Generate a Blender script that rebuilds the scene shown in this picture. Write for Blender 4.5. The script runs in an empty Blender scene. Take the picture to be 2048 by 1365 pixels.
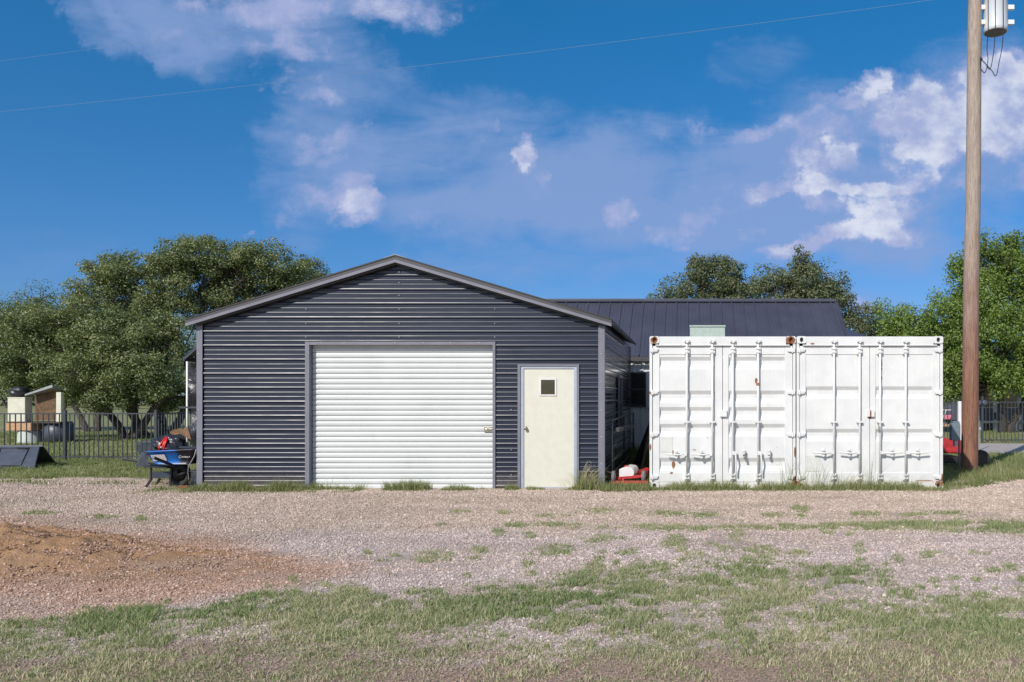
import bpy, math, random
import numpy as np
from mathutils import Vector, Matrix
random.seed(7)
rng = np.random.default_rng(11)
C = bpy.context.scene.collection
R = math.radians

# ------------------------------------------------------------------ camera
H = 1.56            # eye height
FPX = 1650.0        # focal length in photo pixels (2048 wide)
CX, CY = 1375.0, 790.0   # principal point (the photograph is perspective corrected: lens shift)
Y0 = 13.75          # distance of the facades
cam = bpy.data.cameras.new('camera')
cam.sensor_fit = 'HORIZONTAL'; cam.sensor_width = 36.0
cam.lens = 36.0 * FPX / 2048
cam.shift_x = -(CX - 1024) / 2048
cam.shift_y = (CY - 682.5) / 2048
cam.clip_start = 0.05; cam.clip_end = 3000
co = bpy.data.objects.new('camera', cam); C.objects.link(co)
co.location = (0, 0, H); co.rotation_euler = (R(90), 0, 0)
bpy.context.scene.camera = co

def P(px, py, Y): return Vector(((px - CX) / FPX * Y, Y, H + (CY - py) / FPX * Y))
def Fx(px, Y=Y0): return (px - CX) / FPX * Y
def Fz(py, Y=Y0): return H + (CY - py) / FPX * Y
def GY(py): return FPX * H / (py - CY)

# ------------------------------------------------------------------ noise
def vnoise(x, y, seed=0):
    x = np.asarray(x, float); y = np.asarray(y, float)
    xi = np.floor(x).astype(np.int64); yi = np.floor(y).astype(np.int64)
    xf = x - xi; yf = y - yi
    def h(a, b):
        n = (a * 374761393 + b * 668265263 + seed * 974634777) & 0xffffffff
        n = ((n ^ (n >> 13)) * 1274126177) & 0xffffffff
        return ((n ^ (n >> 16)) & 0xffff) / 65535.0
    u = xf * xf * (3 - 2 * xf); v = yf * yf * (3 - 2 * yf)
    return (h(xi, yi) * (1 - u) + h(xi + 1, yi) * u) * (1 - v) + (h(xi, yi + 1) * (1 - u) + h(xi + 1, yi + 1) * u) * v
def fbm(x, y, o=4, seed=0):
    s = 0; a = 1; t = 0
    for i in range(o):
        s = s + a * vnoise(np.asarray(x) * 2 ** i + i * 17.3, np.asarray(y) * 2 ** i - i * 9.1, seed + i); t += a; a *= .55
    return s / t
def sstep(a, b, x):
    t = np.clip((x - a) / (b - a), 0, 1); return t * t * (3 - 2 * t)

# ------------------------------------------------------------------ materials
class NT:
    def __init__(s, nt): s.nt = nt; s.n = nt.nodes; s.l = nt.links
    def new(s, t, **k):
        n = s.n.new(t)
        for a, b in k.items(): setattr(n, a, b)
        return n
    def put(s, sock, v):
        if isinstance(v, bpy.types.NodeSocket): s.l.new(v, sock)
        elif v is not None:
            if hasattr(sock.default_value, '__len__') and not hasattr(v, '__len__'): v = (v,) * len(sock.default_value)
            if hasattr(v, '__len__') and len(sock.default_value) == 4 and len(v) == 3: v = (*v, 1)
            sock.default_value = v
    def m(s, op, a, b=None, c=None, clamp=False):
        n = s.new('ShaderNodeMath', operation=op); n.use_clamp = clamp
        for i, v in enumerate((a, b, c)):
            if v is not None: s.put(n.inputs[i], v)
        return n.outputs[0]
    def mix(s, f, a, b, blend='MIX'):
        n = s.new('ShaderNodeMix', data_type='RGBA', blend_type=blend)
        s.put(n.inputs[0], f); s.put(n.inputs[6], a); s.put(n.inputs[7], b)
        return n.outputs[2]
    def noise(s, vec, scale, detail=4, rough=.55, out=0, dist=0):
        n = s.new('ShaderNodeTexNoise'); s.put(n.inputs['Scale'], scale); s.put(n.inputs['Detail'], detail)
        s.put(n.inputs['Roughness'], rough); s.put(n.inputs['Distortion'], dist)
        if vec is not None: s.l.new(vec, n.inputs['Vector'])
        return n.outputs[out]
    def voro(s, vec, scale, feature='F1', rnd=1):
        n = s.new('ShaderNodeTexVoronoi', feature=feature); s.put(n.inputs['Scale'], scale); s.put(n.inputs['Randomness'], rnd)
        s.l.new(vec, n.inputs['Vector']); return n
    def ramp(s, f, stops, interp='LINEAR'):
        n = s.new('ShaderNodeValToRGB'); cr = n.color_ramp; cr.interpolation = interp
        while len(cr.elements) < len(stops): cr.elements.new(.5)
        for e, (p, c) in zip(cr.elements, stops):
            e.position = p; e.color = (*c, 1) if len(c) == 3 else c
        s.l.new(f, n.inputs[0]); return n.outputs[0]
    def mapr(s, v, a, b, c=0, d=1, smooth=True):
        n = s.new('ShaderNodeMapRange'); n.interpolation_type = 'SMOOTHSTEP' if smooth else 'LINEAR'
        s.put(n.inputs[0], v)
        for i, q in enumerate((a, b, c, d)): s.put(n.inputs[i + 1], q)
        return n.outputs[0]
    def pos(s): return s.new('ShaderNodeNewGeometry').outputs['Position']
    def obj(s): return s.new('ShaderNodeTexCoord').outputs['Object']
    def scl(s, vec, xyz):
        n = s.new('ShaderNodeVectorMath', operation='MULTIPLY'); s.l.new(vec, n.inputs[0]); n.inputs[1].default_value = xyz
        return n.outputs[0]
    def xyz(s, vec):
        n = s.new('ShaderNodeSeparateXYZ'); s.l.new(vec, n.inputs[0]); return n.outputs
    def attr(s, name):
        n = s.new('ShaderNodeAttribute'); n.attribute_name = name; return n.outputs['Fac']
    def bump(s, h, strength=.3, dist=.01, normal=None):
        n = s.new('ShaderNodeBump'); s.put(n.inputs['Strength'], strength); s.put(n.inputs['Distance'], dist)
        s.l.new(h, n.inputs['Height'])
        if normal is not None: s.l.new(normal, n.inputs['Normal'])
        return n.outputs[0]

def material(name):
    m = bpy.data.materials.new(name); m.use_nodes = True
    t = NT(m.node_tree); b = t.n['Principled BSDF']
    return m, t, b

def simple(name, col, rough=.5, metal=0, var=.15, scale=6, bump=0, bscale=60, coat=0, dirt=0, spec=.5, stretch=(1, 1, 1)):
    m, t, b = material(name)
    o = t.scl(t.pos(), stretch)
    n = t.noise(o, scale, 5, .6)
    f = t.mapr(n, .3, .7)
    c0 = tuple(max(0, c * (1 - var)) for c in col); c1 = tuple(min(1, c * (1 + var)) for c in col)
    c = t.mix(f, c0, c1)
    if dirt:
        d = t.mapr(t.noise(o, scale * 3.1, 6, .7), .5, .75, 0, dirt)
        c = t.mix(d, c, (.22, .18, .13))
    t.put(b.inputs['Base Color'], c)
    t.put(b.inputs['Roughness'], t.m('ADD', t.m('MULTIPLY', n, .2), rough - .1))
    b.inputs['Metallic'].default_value = metal
    b.inputs['Specular IOR Level'].default_value = spec
    b.inputs['Coat Weight'].default_value = coat
    if bump: t.put(b.inputs['Normal'], t.bump(t.noise(o, bscale, 4), bump, .01))
    return m

M = {}
M['navy'] = simple('navy_painted_steel', (.008, .012, .030), .38, 0, .25, 1.5, .03, 3, spec=.6)
M['trim'] = simple('grey_trim_steel', (.175, .175, .215), .5, 0, .08, 4, .02, 8)
M['trimdark'] = simple('dark_trim_steel', (.03, .026, .026), .55, 0, .1, 4)
M['soffit'] = simple('galvanised_underside', (.22, .22, .23), .3, .7, .4, 7, .1, 14)
M['rollwhite'] = simple('white_door_steel', (.585, .60, .60), .42, 0, .04, 1.0, dirt=.12)
M['cream'] = simple('cream_door_paint', (.62, .605, .52), .5, 0, .03, 9, .04, 120, dirt=.06)
M['alu'] = simple('aluminium_frame', (.42, .45, .52), .38, .35, .06, 12)
M['chrome'] = simple('brass_and_steel', (.45, .42, .36), .3, .9, .3, 60)
M['screw'] = simple('bright_screw', (.75, .75, .76), .3, .4, .05, 20)
M['glassdark'] = simple('dark_glass', (.018, .02, .014), .08, 0, .4, 14, spec=.6)
M['roofslate'] = simple('slate_blue_roof_steel', (.05, .053, .078), .42, 0, .12, 1.2, .02, 3)
M['housewhite'] = simple('white_wall_steel', (.72, .73, .73), .5, 0, .04, 2)
M['black'] = simple('black_plastic', (.018, .018, .02), .45, 0, .3, 12)
M['blackmetal'] = simple('black_painted_metal', (.022, .022, .026), .45, 0, .3, 20)
M['fence'] = simple('charcoal_fence_metal', (.045, .05, .062), .45, 0, .15, 9)
M['rubber'] = simple('tyre_rubber', (.03, .03, .03), .8, 0, .3, 30)
M['greyrubber'] = simple('dusty_tyre_rubber', (.16, .15, .15), .85, 0, .25, 30)
M['redpaint'] = simple('red_enamel', (.42, .025, .03), .4, 0, .2, 14, dirt=.2)
M['red'] = simple('red_ribbon', (.62, .012, .015), .45, 0, .2, 20)
M['galv'] = simple('galvanised_tube', (.36, .37, .38), .45, .5, .15, 20)
M['greybox'] = simple('grey_enamel', (.16, .2, .235), .5, 0, .06, 20)
M['panel'] = simple('slate_plastic_panel', (.055, .065, .09), .45, 0, .12, 6, .05, 40)
M['fridge'] = simple('cream_enamel', (.62, .6, .5), .45, 0, .08, 7, dirt=.25)
M['osb'] = simple('weathered_brown_board', (.13, .075, .04), .8, 0, .4, 14)
M['timber'] = simple('raw_timber', (.48, .28, .15), .75, 0, .2, 10, stretch=(1, 1, 6))
M['darktimber'] = simple('dark_old_timber', (.07, .045, .035), .8, 0, .35, 12, stretch=(1, 1, .3))
M['tank'] = simple('pale_tank_plastic', (.4, .43, .4), .6, 0, .1, 6)
M['whiteplastic'] = simple('white_plastic', (.68, .66, .66), .45, 0, .05, 10, dirt=.12)
M['card'] = simple('cardboard', (.17, .095, .045), .7, 0, .3, 12)
M['pvc'] = simple('white_pipe', (.72, .72, .72), .45, 0, .05, 6)
M['pink'] = simple('pink_plastic', (.72, .22, .33), .4, 0, .15, 8)
M['cable'] = simple('black_cable', (.012, .013, .02), .6, 0, .1, 10)
M['wire'] = simple('aluminium_wire', (.22, .27, .36), .7, 0, .1, 1)
M['insul'] = simple('porcelain', (.35, .3, .28), .25, 0, .1, 10)
M['sticker'] = simple('paper_sticker', (.62, .57, .56), .6, 0, .15, 40)
M['houseblue'] = simple('blue_grey_siding', (.13, .15, .19), .7, 0, .15, 3)
M['concrete'] = simple('pale_concrete', (.36, .33, .32), .85, 0, .12, 3, .1, 60)

M['darkgalv'] = simple('weathered_dark_tube', (.13, .135, .14), .55, .3, .2, 20)
def siding_mat(name, rough, spec, coat=0):
    m, t, b = material(name); p = t.pos(); Z = t.xyz(p)[2]
    n = t.noise(t.scl(p, (.4, .4, 2)), 2.2, 4, .6); sp = t.noise(p, 22, 6, .7)
    c = t.mix(t.mapr(n, .3, .7), (.007, .011, .029), (.011, .017, .042))
    mud = t.m('MULTIPLY', t.mapr(t.m('ADD', Z, t.m('MULTIPLY', sp, .5)), .62, .2), .45)
    c = t.mix(mud, c, (.22, .18, .15)); c = t.mix(t.mapr(sp, .66, .74, 0, .25), c, (.2, .18, .16))
    t.put(b.inputs['Base Color'], c); t.put(b.inputs['Roughness'], t.mapr(n, .3, .7, rough - .05, rough + .06)); b.inputs['Specular IOR Level'].default_value = spec; b.inputs['Coat Weight'].default_value = coat; b.inputs['Coat Roughness'].default_value = .12
    t.put(b.inputs['Normal'], t.bump(t.noise(t.scl(p, (.35, .35, 1.5)), 5, 3, .5), .16, .02)); return m
M['navy'] = siding_mat('navy_painted_steel', .38, .48); M['navyside'] = siding_mat('glossy_navy_side_steel', .22, 1.0, 1.0)
def tarp_mat():
    m, t, b = material('black_tarp')
    o = t.pos()
    n = t.noise(o, 5, 3, .6, dist=1.5)
    b.inputs['Base Color'].default_value = (.022, .022, .03, 1); b.inputs['Roughness'].default_value = .33
    t.put(b.inputs['Normal'], t.bump(n, .6, .05)); return m
M['tarp'] = tarp_mat()

def bluefade():
    m, t, b = material('blue_to_black_tray'); x = t.xyz(t.obj())[0]
    f = t.mapr(x, .08, .20); f2 = t.mapr(x, -.32, -.36)
    c = t.mix(f, (.008, .12, .43), (.012, .012, .02)); c = t.mix(f2, c, (.05, .05, .075))
    t.put(b.inputs['Base Color'], c); b.inputs['Roughness'].default_value = .4; return m
M['tray'] = bluefade()

def container_paint(name, spots, rustpost):
    m, t, b = material(name); p = t.pos(); X, Y, Z = t.xyz(p)
    n1 = t.noise(p, 3, 5, .6); n2 = t.noise(p, 26, 6, .75); n3 = t.noise(t.scl(p, (14, 14, 1.3)), 2.0, 5, .6)
    c = t.mix(t.mapr(n1, .3, .7), (.635, .635, .64), (.705, .705, .70))
    c = t.mix(t.mapr(n3, .52, .8, 0, .35), c, (.55, .53, .47))
    low = t.mapr(Z, .28, .02, 0, .55)
    c = t.mix(t.m('MULTIPLY', low, t.mapr(n2, .35, .65)), c, (.42, .37, .28))
    rust = t.mapr(n2, .70, .76)
    for (px, py, a, bb) in spots:
        x0, z0 = Fx(px), Fz(py)
        d = t.m('ADD', t.m('POWER', t.m('DIVIDE', t.m('SUBTRACT', X, x0), a / 120), 2.0), t.m('POWER', t.m('DIVIDE', t.m('SUBTRACT', Z, z0), bb / 120), 2.0))
        f = t.mapr(t.m('SUBTRACT', t.m('ADD', d, t.m('MULTIPLY', n2, 1.8)), 1.7), .12, -.12)
        rust = t.m('MAXIMUM', rust, f)
    if rustpost is not None:
        d = t.m('ABSOLUTE', t.m('SUBTRACT', X, Fx(rustpost)))
        f = t.m('MULTIPLY', t.mapr(d, .06, .035), t.mapr(t.m('ADD', n2, t.m('MULTIPLY', n3, .4)), .80, .92, 0, .6))
        rust = t.m('MAXIMUM', rust, f)
    rc = t.mix(t.mapr(t.noise(p, 60, 3), .35, .65), (.16, .06, .035), (.36, .17, .09))
    c = t.mix(rust, c, rc)
    t.put(b.inputs['Base Color'], c)
    t.put(b.inputs['Roughness'], t.mix(rust, (.42,) * 3, (.85,) * 3))
    t.put(b.inputs['Normal'], t.bump(t.noise(p, 4, 3), .12, .03)); return m
M['contA'] = container_paint('old_white_container_paint', [(1513, 762, 3, 6), (1516, 769, 3.5, 4), (1347, 931, 4, 9), (1343, 947, 3.5, 2.5), (1346, 905, 1.5, 5), (1472, 736, 1.2, 1.2), (1521, 736, 1.5, 1), (1415, 876, 1.2, 1), (1387, 900, 2, 1), (1554, 895, 1, .8), (1511, 793, .8, .8), (1321, 895, 3, .6), (1308, 681, 8, 7), (1581, 681, 11, 9), (1300, 786, 3, 3), (1301, 895, 2, 8), (1390, 901, 2, 1.5), (1590, 905, 2, 12), (1590, 965, 6, 14)], 1590)
M['contB'] = container_paint('smooth_white_container_paint', [(1596, 970, 7, 8), (1740, 836, 5, 2), (1741, 830, 2, 12), (1877, 968, 8, 6), (1625, 688, 5, 2), (1885, 960, 3, 14), (1850, 962, 20, 1.2)], 1884)
def rustmat():
    m, t, b = material('rust'); n = t.noise(t.pos(), 40, 5, .7)
    t.put(b.inputs['Base Color'], t.ramp(n, [(.3, (.06, .025, .018)), (.55, (.24, .09, .04)), (.75, (.4, .2, .1))])); b.inputs['Roughness'].default_value = .9; return m
M['rust'] = rustmat()
def palegreen():
    m, t, b = material('pale_green_metal'); p = t.pos(); Z = t.xyz(p)[2]
    n = t.noise(p, 12, 6, .7); c = t.mix(t.mapr(n, .3, .7), (.30, .37, .33), (.38, .44, .39))
    r = t.mapr(t.m('ADD', n, t.mapr(Z, 2.86, 2.93, 0, .22)), .66, .72); c = t.mix(r, c, (.36, .22, .12))
    t.put(b.inputs['Base Color'], c); b.inputs['Roughness'].default_value = .6; return m
M['palegreen'] = palegreen()

def polewood():
    m, t, b = material('pole_wood'); p = t.pos(); Z = t.xyz(p)[2]
    v = t.scl(p, (1, 1, .06)); n = t.noise(v, 55, 8, .75); n2 = t.noise(t.scl(p, (1, 1, .3)), 5, 4)
    lowc = t.mix(t.mapr(n, .3, .7), (.11, .05, .032), (.35, .17, .11))
    hic = t.mix(t.mapr(n, .3, .7), (.22, .165, .13), (.44, .36, .31))
    f = t.mapr(t.m('ADD', Z, t.m('MULTIPLY', n2, 2.5)), 2.5, 7.0)
    c = t.mix(f, lowc, hic)
    crack = t.noise(t.scl(p, (1, 1, .02)), 38, 4, .6)
    c = t.mix(t.mapr(crack, .68, .72, 0, .8), c, (.04, .025, .02))
    t.put(b.inputs['Base Color'], c); b.inputs['Roughness'].default_value = .85
    t.put(b.inputs['Normal'], t.bump(n, .7, .02)); return m
M['pole'] = polewood()
def bark():
    m, t, b = material('bark'); p = t.pos()
    n = t.noise(t.scl(p, (1, 1, .35)), 14, 6, .7)
    t.put(b.inputs['Base Color'], t.ramp(n, [(.3, (.025, .02, .017)), (.55, (.085, .068, .055)), (.75, (.17, .14, .115))])); b.inputs['Roughness'].default_value = .95
    t.put(b.inputs['Normal'], t.bump(n, 1, .05)); return m
M['bark'] = bark()
def leafmat(name, stops, trans=.35, rough=.45, spec=.5):
    m, t, b = material(name); r = t.attr('rnd')
    c = t.ramp(r, stops)
    t.put(b.inputs['Base Color'], c); b.inputs['Roughness'].default_value = rough; b.inputs['Specular IOR Level'].default_value = spec
    tr = t.new('ShaderNodeBsdfTranslucent'); t.put(tr.inputs[0], t.mix(1, c, (1.3, 1.5, .6), 'MULTIPLY'))
    mx = t.new('ShaderNodeMixShader'); mx.inputs[0].default_value = trans
    t.l.new(b.outputs[0], mx.inputs[1]); t.l.new(tr.outputs[0], mx.inputs[2])
    t.l.new(mx.outputs[0], t.n['Material Output'].inputs[0]); return m
M['oakleaf'] = leafmat('live_oak_leaf', [(0, (.075, .105, .042)), (.5, (.165, .195, .08)), (.85, (.265, .285, .135)), (1, (.35, .32, .19))], .25, .45, .5)
M['oakleaf2'] = leafmat('far_oak_leaf', [(0, (.07, .09, .045)), (.5, (.13, .155, .072)), (1, (.22, .225, .13))], .25, .5)
M['elmleaf'] = leafmat('elm_leaf', [(0, (.085, .14, .028)), (.5, (.17, .245, .05)), (1, (.27, .35, .10))], .3, .5)
M['blade'] = leafmat('grass_blade', [(0, (.13, .19, .07)), (.35, (.21, .265, .11)), (.65, (.31, .33, .175)), (.86, (.45, .41, .28)), (1, (.58, .50, .37))], .25, .65, .25)
M['blade2'] = leafmat('lush_grass_blade', [(0, (.13, .165, .06)), (.45, (.225, .25, .105)), (.8, (.36, .34, .19)), (1, (.54, .47, .33))], .3, .65, .25)

def ground_mat():
    m, t, b = material('gravel_ground'); p = t.pos()
    red, soil, tan, green = (t.attr(a) for a in ('red', 'soil', 'tan', 'green'))
    nb = t.noise(p, .9, 5, .6); nm = t.noise(p, 6, 6, .65); nf = t.noise(p, 45, 5, .7)
    v1 = t.voro(p, 48); v2 = t.voro(p, 95)
    cc = t.xyz(v1.outputs['Color'])[0]; cc2 = t.xyz(v2.outputs['Color'])[1]
    cell = t.m('ADD', t.m('MULTIPLY', cc, .55), t.m('MULTIPLY', cc2, .45))
    lav = t.ramp(cell, [(.0, (.30, .24, .22)), (.45, (.43, .35, .325)), (.8, (.54, .45, .42)), (1, (.68, .59, .56))])
    tn = t.ramp(cell, [(.0, (.31, .235, .18)), (.45, (.47, .37, .295)), (.8, (.60, .49, .40)), (1, (.78, .68, .58))])
    rd = t.ramp(cell, [(.0, (.24, .13, .085)), (.45, (.42, .275, .20)), (.8, (.54, .37, .28)), (1, (.70, .55, .45))])
    sl = t.ramp(nf, [(.25, (.15, .10, .075)), (.5, (.27, .195, .15)), (.75, (.45, .35, .28))])
    gr = t.ramp(nf, [(.25, (.11, .135, .05)), (.5, (.19, .22, .085)), (.75, (.33, .335, .17))])
    w = t.m('SUBTRACT', nm, .5)
    def msk(a, g=.5): return t.mapr(t.m('ADD', a, t.m('MULTIPLY', w, g)), .25, .75)
    c = t.mix(msk(tan), lav, tn); c = t.mix(msk(red, .7), c, rd)
    sand = t.mapr(t.m('ADD', t.m('MULTIPLY', red, 1.08), t.m('MULTIPLY', t.m('SUBTRACT', t.noise(p, 2.2, 4), .5), 1.2)), .93, 1.2)
    c = t.mix(sand, c, t.mix(nf, (.26, .135, .06), (.46, .27, .14)))
    c = t.mix(msk(soil, 1.0), c, sl); c = t.mix(msk(green, .8), c, gr)
    c = t.mix(t.mapr(nb, .35, .65, 0, .22), c, (.2, .16, .13))
    c = t.mix(t.mapr(t.noise(t.scl(p, (.3, 1, 1)), 1.1, 5, .65), .42, .62, 0, .3), c, (.24, .19, .15))
    t.put(b.inputs['Base Color'], c); b.inputs['Roughness'].default_value = .92; b.inputs['Specular IOR Level'].default_value = .2
    hgt = t.m('SUBTRACT', 1.0, t.m('MULTIPLY', v1.outputs['Distance'], 1.2))
    hgt = t.m('ADD', hgt, t.m('MULTIPLY', t.m('SUBTRACT', 1.0, v2.outputs['Distance']), .5))
    hgt = t.m('ADD', hgt, t.m('MULTIPLY', nm, 1.5))
    t.put(b.inputs['Normal'], t.bump(hgt, .6, .010)); return m
M['ground'] = ground_mat()
def stone_mat():
    m, t, b = material('gravel_stone'); r = t.attr('rnd'); red = t.attr('red')
    a = t.ramp(r, [(0, (.33, .265, .245)), (.4, (.46, .375, .35)), (.85, (.55, .455, .43)), (1, (.72, .63, .60))])
    c = t.ramp(r, [(0, (.26, .145, .095)), (.5, (.43, .275, .20)), (.88, (.52, .355, .27)), (1, (.64, .49, .40))])
    tn_ = t.ramp(r, [(0, (.31, .235, .19)), (.45, (.44, .345, .285)), (.85, (.53, .42, .355)), (1, (.69, .59, .51))])
    a = t.mix(t.attr('tan'), a, tn_)
    c = t.mix(red, a, c); c = t.mix(t.mapr(t.noise(t.scl(t.pos(), (.3, 1, 1)), 1.1, 5, .65), .42, .62, 0, .3), c, (.24, .19, .15)); c = t.mix(t.attr('soil'), c, (.26, .19, .145))
    t.put(b.inputs['Base Color'], c); b.inputs['Roughness'].default_value = .9; b.inputs['Specular IOR Level'].default_value = .25; return m
M['stone'] = stone_mat()

# ------------------------------------------------------------------ mesh builder
class MB:
    def __init__(s): s.v = []; s.f = []; s.smooth = []
    def add(s, vs, fs, sm=False):
        o = len(s.v); s.v += [tuple(v) for v in vs]; s.f += [tuple(i + o for i in f) for f in fs]; s.smooth += [sm] * len(fs); return s
    def box(s, x0, x1, y0, y1, z0, z1):
        return s.add([(x0, y0, z0), (x1, y0, z0), (x1, y1, z0), (x0, y1, z0), (x0, y0, z1), (x1, y0, z1), (x1, y1, z1), (x0, y1, z1)],
                     [(0, 3, 2, 1), (4, 5, 6, 7), (0, 1, 5, 4), (1, 2, 6, 5), (2, 3, 7, 6), (3, 0, 4, 7)])
    def hexa(s, v8): return s.add(v8, [(0, 3, 2, 1), (4, 5, 6, 7), (0, 1, 5, 4), (1, 2, 6, 5), (2, 3, 7, 6), (3, 0, 4, 7)])
    def bar(s, a, b, w, h, up=(0, 0, 1)):     # square bar from a to b
        a = Vector(a); b = Vector(b); d = (b - a).normalized(); u = Vector(up)
        if abs(d.dot(u)) > .98: u = Vector((0, 1, 0))
        r = d.cross(u).normalized(); u = r.cross(d).normalized(); r *= w / 2; u *= h / 2
        return s.hexa([a - r - u, a + r - u, b + r - u, b - r - u, a - r + u, a + r + u, b + r + u, b - r + u])
    def path(s, pts, rad, n=10, cap=True):
        pts = [Vector(p) for p in pts]
        if not hasattr(rad, '__len__'): rad = [rad] * len(pts)
        o = len(s.v); prev = None
        for i, p in enumerate(pts):
            d = (pts[min(i + 1, len(pts) - 1)] - pts[max(i - 1, 0)])
            d = d.normalized() if d.length > 1e-9 else Vector((0, 0, 1))
            if prev is None:
                u = Vector((0, 0, 1)) if abs(d.z) < .9 else Vector((1, 0, 0)); a = d.cross(u).normalized()
            else:
                a = (prev - d * prev.dot(d)).normalized()
            prev = a; bq = d.cross(a)
            for k in range(n):
                t = 2 * math.pi * k / n
                s.v.append(tuple(p + (a * math.cos(t) + bq * math.sin(t)) * rad[i]))
        for i in range(len(pts) - 1):
            for k in range(n):
                k2 = (k + 1) % n
                s.f.append((o + i * n + k, o + i * n + k2, o + (i + 1) * n + k2, o + (i + 1) * n + k)); s.smooth.append(True)
        if cap:
            s.f.append(tuple(o + k for k in reversed(range(n)))); s.f.append(tuple(o + (len(pts) - 1) * n + k for k in range(n))); s.smooth += [False, False]
        return s
    def tube(s, a, b, r, n=10, r2=None): return s.path([a, b], [r, r if r2 is None else r2], n)
    def lathe(s, c, axis, prof, n=20):       # prof: (radius, offset along the axis)
        c = Vector(c); d = Vector(axis).normalized(); u = Vector((0, 0, 1)) if abs(d.z) < .9 else Vector((1, 0, 0))
        a = d.cross(u).normalized(); b = d.cross(a); o = len(s.v)
        for r, h in prof:
            for k in range(n):
                t = 2 * math.pi * k / n; s.v.append(tuple(c + d * h + (a * math.cos(t) + b * math.sin(t)) * r))
        for i in range(len(prof) - 1):
            for k in range(n):
                k2 = (k + 1) % n; s.f.append((o + i * n + k, o + i * n + k2, o + (i + 1) * n + k2, o + (i + 1) * n + k)); s.smooth.append(True)
        s.f.append(tuple(o + k for k in reversed(range(n)))); s.f.append(tuple(o + (len(prof) - 1) * n + k for k in range(n))); s.smooth += [False, False]
        return s
    def blob(s, c, r, amp=.15, seed=0, nu=24, nv=14, crease=0):
        c = Vector(c); o = len(s.v); rr = random.Random(seed); ph = [rr.uniform(0, 6.28) for _ in range(9)]
        for i in range(nv + 1):
            for k in range(nu):
                th = math.pi * i / nv; t = 2 * math.pi * k / nu
                d = Vector((math.sin(th) * math.cos(t), math.sin(th) * math.sin(t), math.cos(th)))
                q = 1 + amp * (math.sin(3 * d.x + ph[0] + 2 * d.z) + math.sin(4 * d.y + ph[1]) + math.sin(5 * d.z + ph[2] + 3 * d.x)) / 2
                if crease: q += crease * abs(math.sin(7 * d.x + 5 * d.y + ph[3] + 3 * d.z)) * (.5 + .5 * math.sin(11 * d.z + 4 * d.x + ph[4]))
                s.v.append((c.x + d.x * r[0] * q, c.y + d.y * r[1] * q, c.z + d.z * r[2] * q))
        for i in range(nv):
            for k in range(nu):
                k2 = (k + 1) % nu; s.f.append((o + i * nu + k, o + (i + 1) * nu + k, o + (i + 1) * nu + k2, o + i * nu + k2)); s.smooth.append(True)
        return s
    def build(s, name, mat, parent=None, bevel=0, label=None):
        off = Vector((0, 0, 0)); q = parent
        while q is not None: off += q.location; q = q.parent
        me = bpy.data.meshes.new(name)
        me.from_pydata([(v[0] - off.x, v[1] - off.y, v[2] - off.z) for v in s.v], [], s.f)
        me.polygons.foreach_set('use_smooth', s.smooth)
        mats = mat if isinstance(mat, (list, tuple)) else [mat]
        for q in mats: me.materials.append(M[q] if isinstance(q, str) else q)
        me.update()
        o = bpy.data.objects.new(name, me); C.objects.link(o); o.parent = parent
        if bevel:
            md = o.modifiers.new('bevel', 'BEVEL'); md.width = bevel; md.segments = 2; md.limit_method = 'ANGLE'
        if label: o['label'] = label
        return o

def np_mesh(name, verts, faces, mat, parent=None, attrs=None, smooth=False):
    """verts (N,3), faces (M,k) arrays; attrs: dict name -> per-vertex floats"""
    me = bpy.data.meshes.new(name); k = faces.shape[1]
    me.vertices.add(len(verts)); me.vertices.foreach_set('co', verts.astype(np.float32).ravel())
    me.loops.add(faces.size); me.loops.foreach_set('vertex_index', faces.astype(np.int32).ravel())
    me.polygons.add(len(faces)); me.polygons.foreach_set('loop_start', np.arange(0, faces.size, k, dtype=np.int32))
    try: me.polygons.foreach_set('loop_total', np.full(len(faces), k, dtype=np.int32))
    except Exception: pass
    me.polygons.foreach_set('use_smooth', np.full(len(faces), smooth))
    me.materials.append(M[mat] if isinstance(mat, str) else mat)
    for a, val in (attrs or {}).items():
        at = me.attributes.new(a, 'FLOAT', 'POINT'); at.data.foreach_set('value', val.astype(np.float32))
    me.update(calc_edges=True); me.validate()
    o = bpy.data.objects.new(name, me); C.objects.link(o); o.parent = parent; return o

def thing(name, label, cat, loc=(0, 0, 0), group=None):
    o = bpy.data.objects.new(name, None); o.empty_display_size = .2; C.objects.link(o); o.location = loc
    o['label'] = label; o['category'] = cat
    if group: o['group'] = group
    return o
def tag(o, label, cat, group=None, kind=None):
    if label: o['label'] = label
    if cat: o['category'] = cat
    if group: o['group'] = group
    if kind: o['kind'] = kind
    return o

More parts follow.
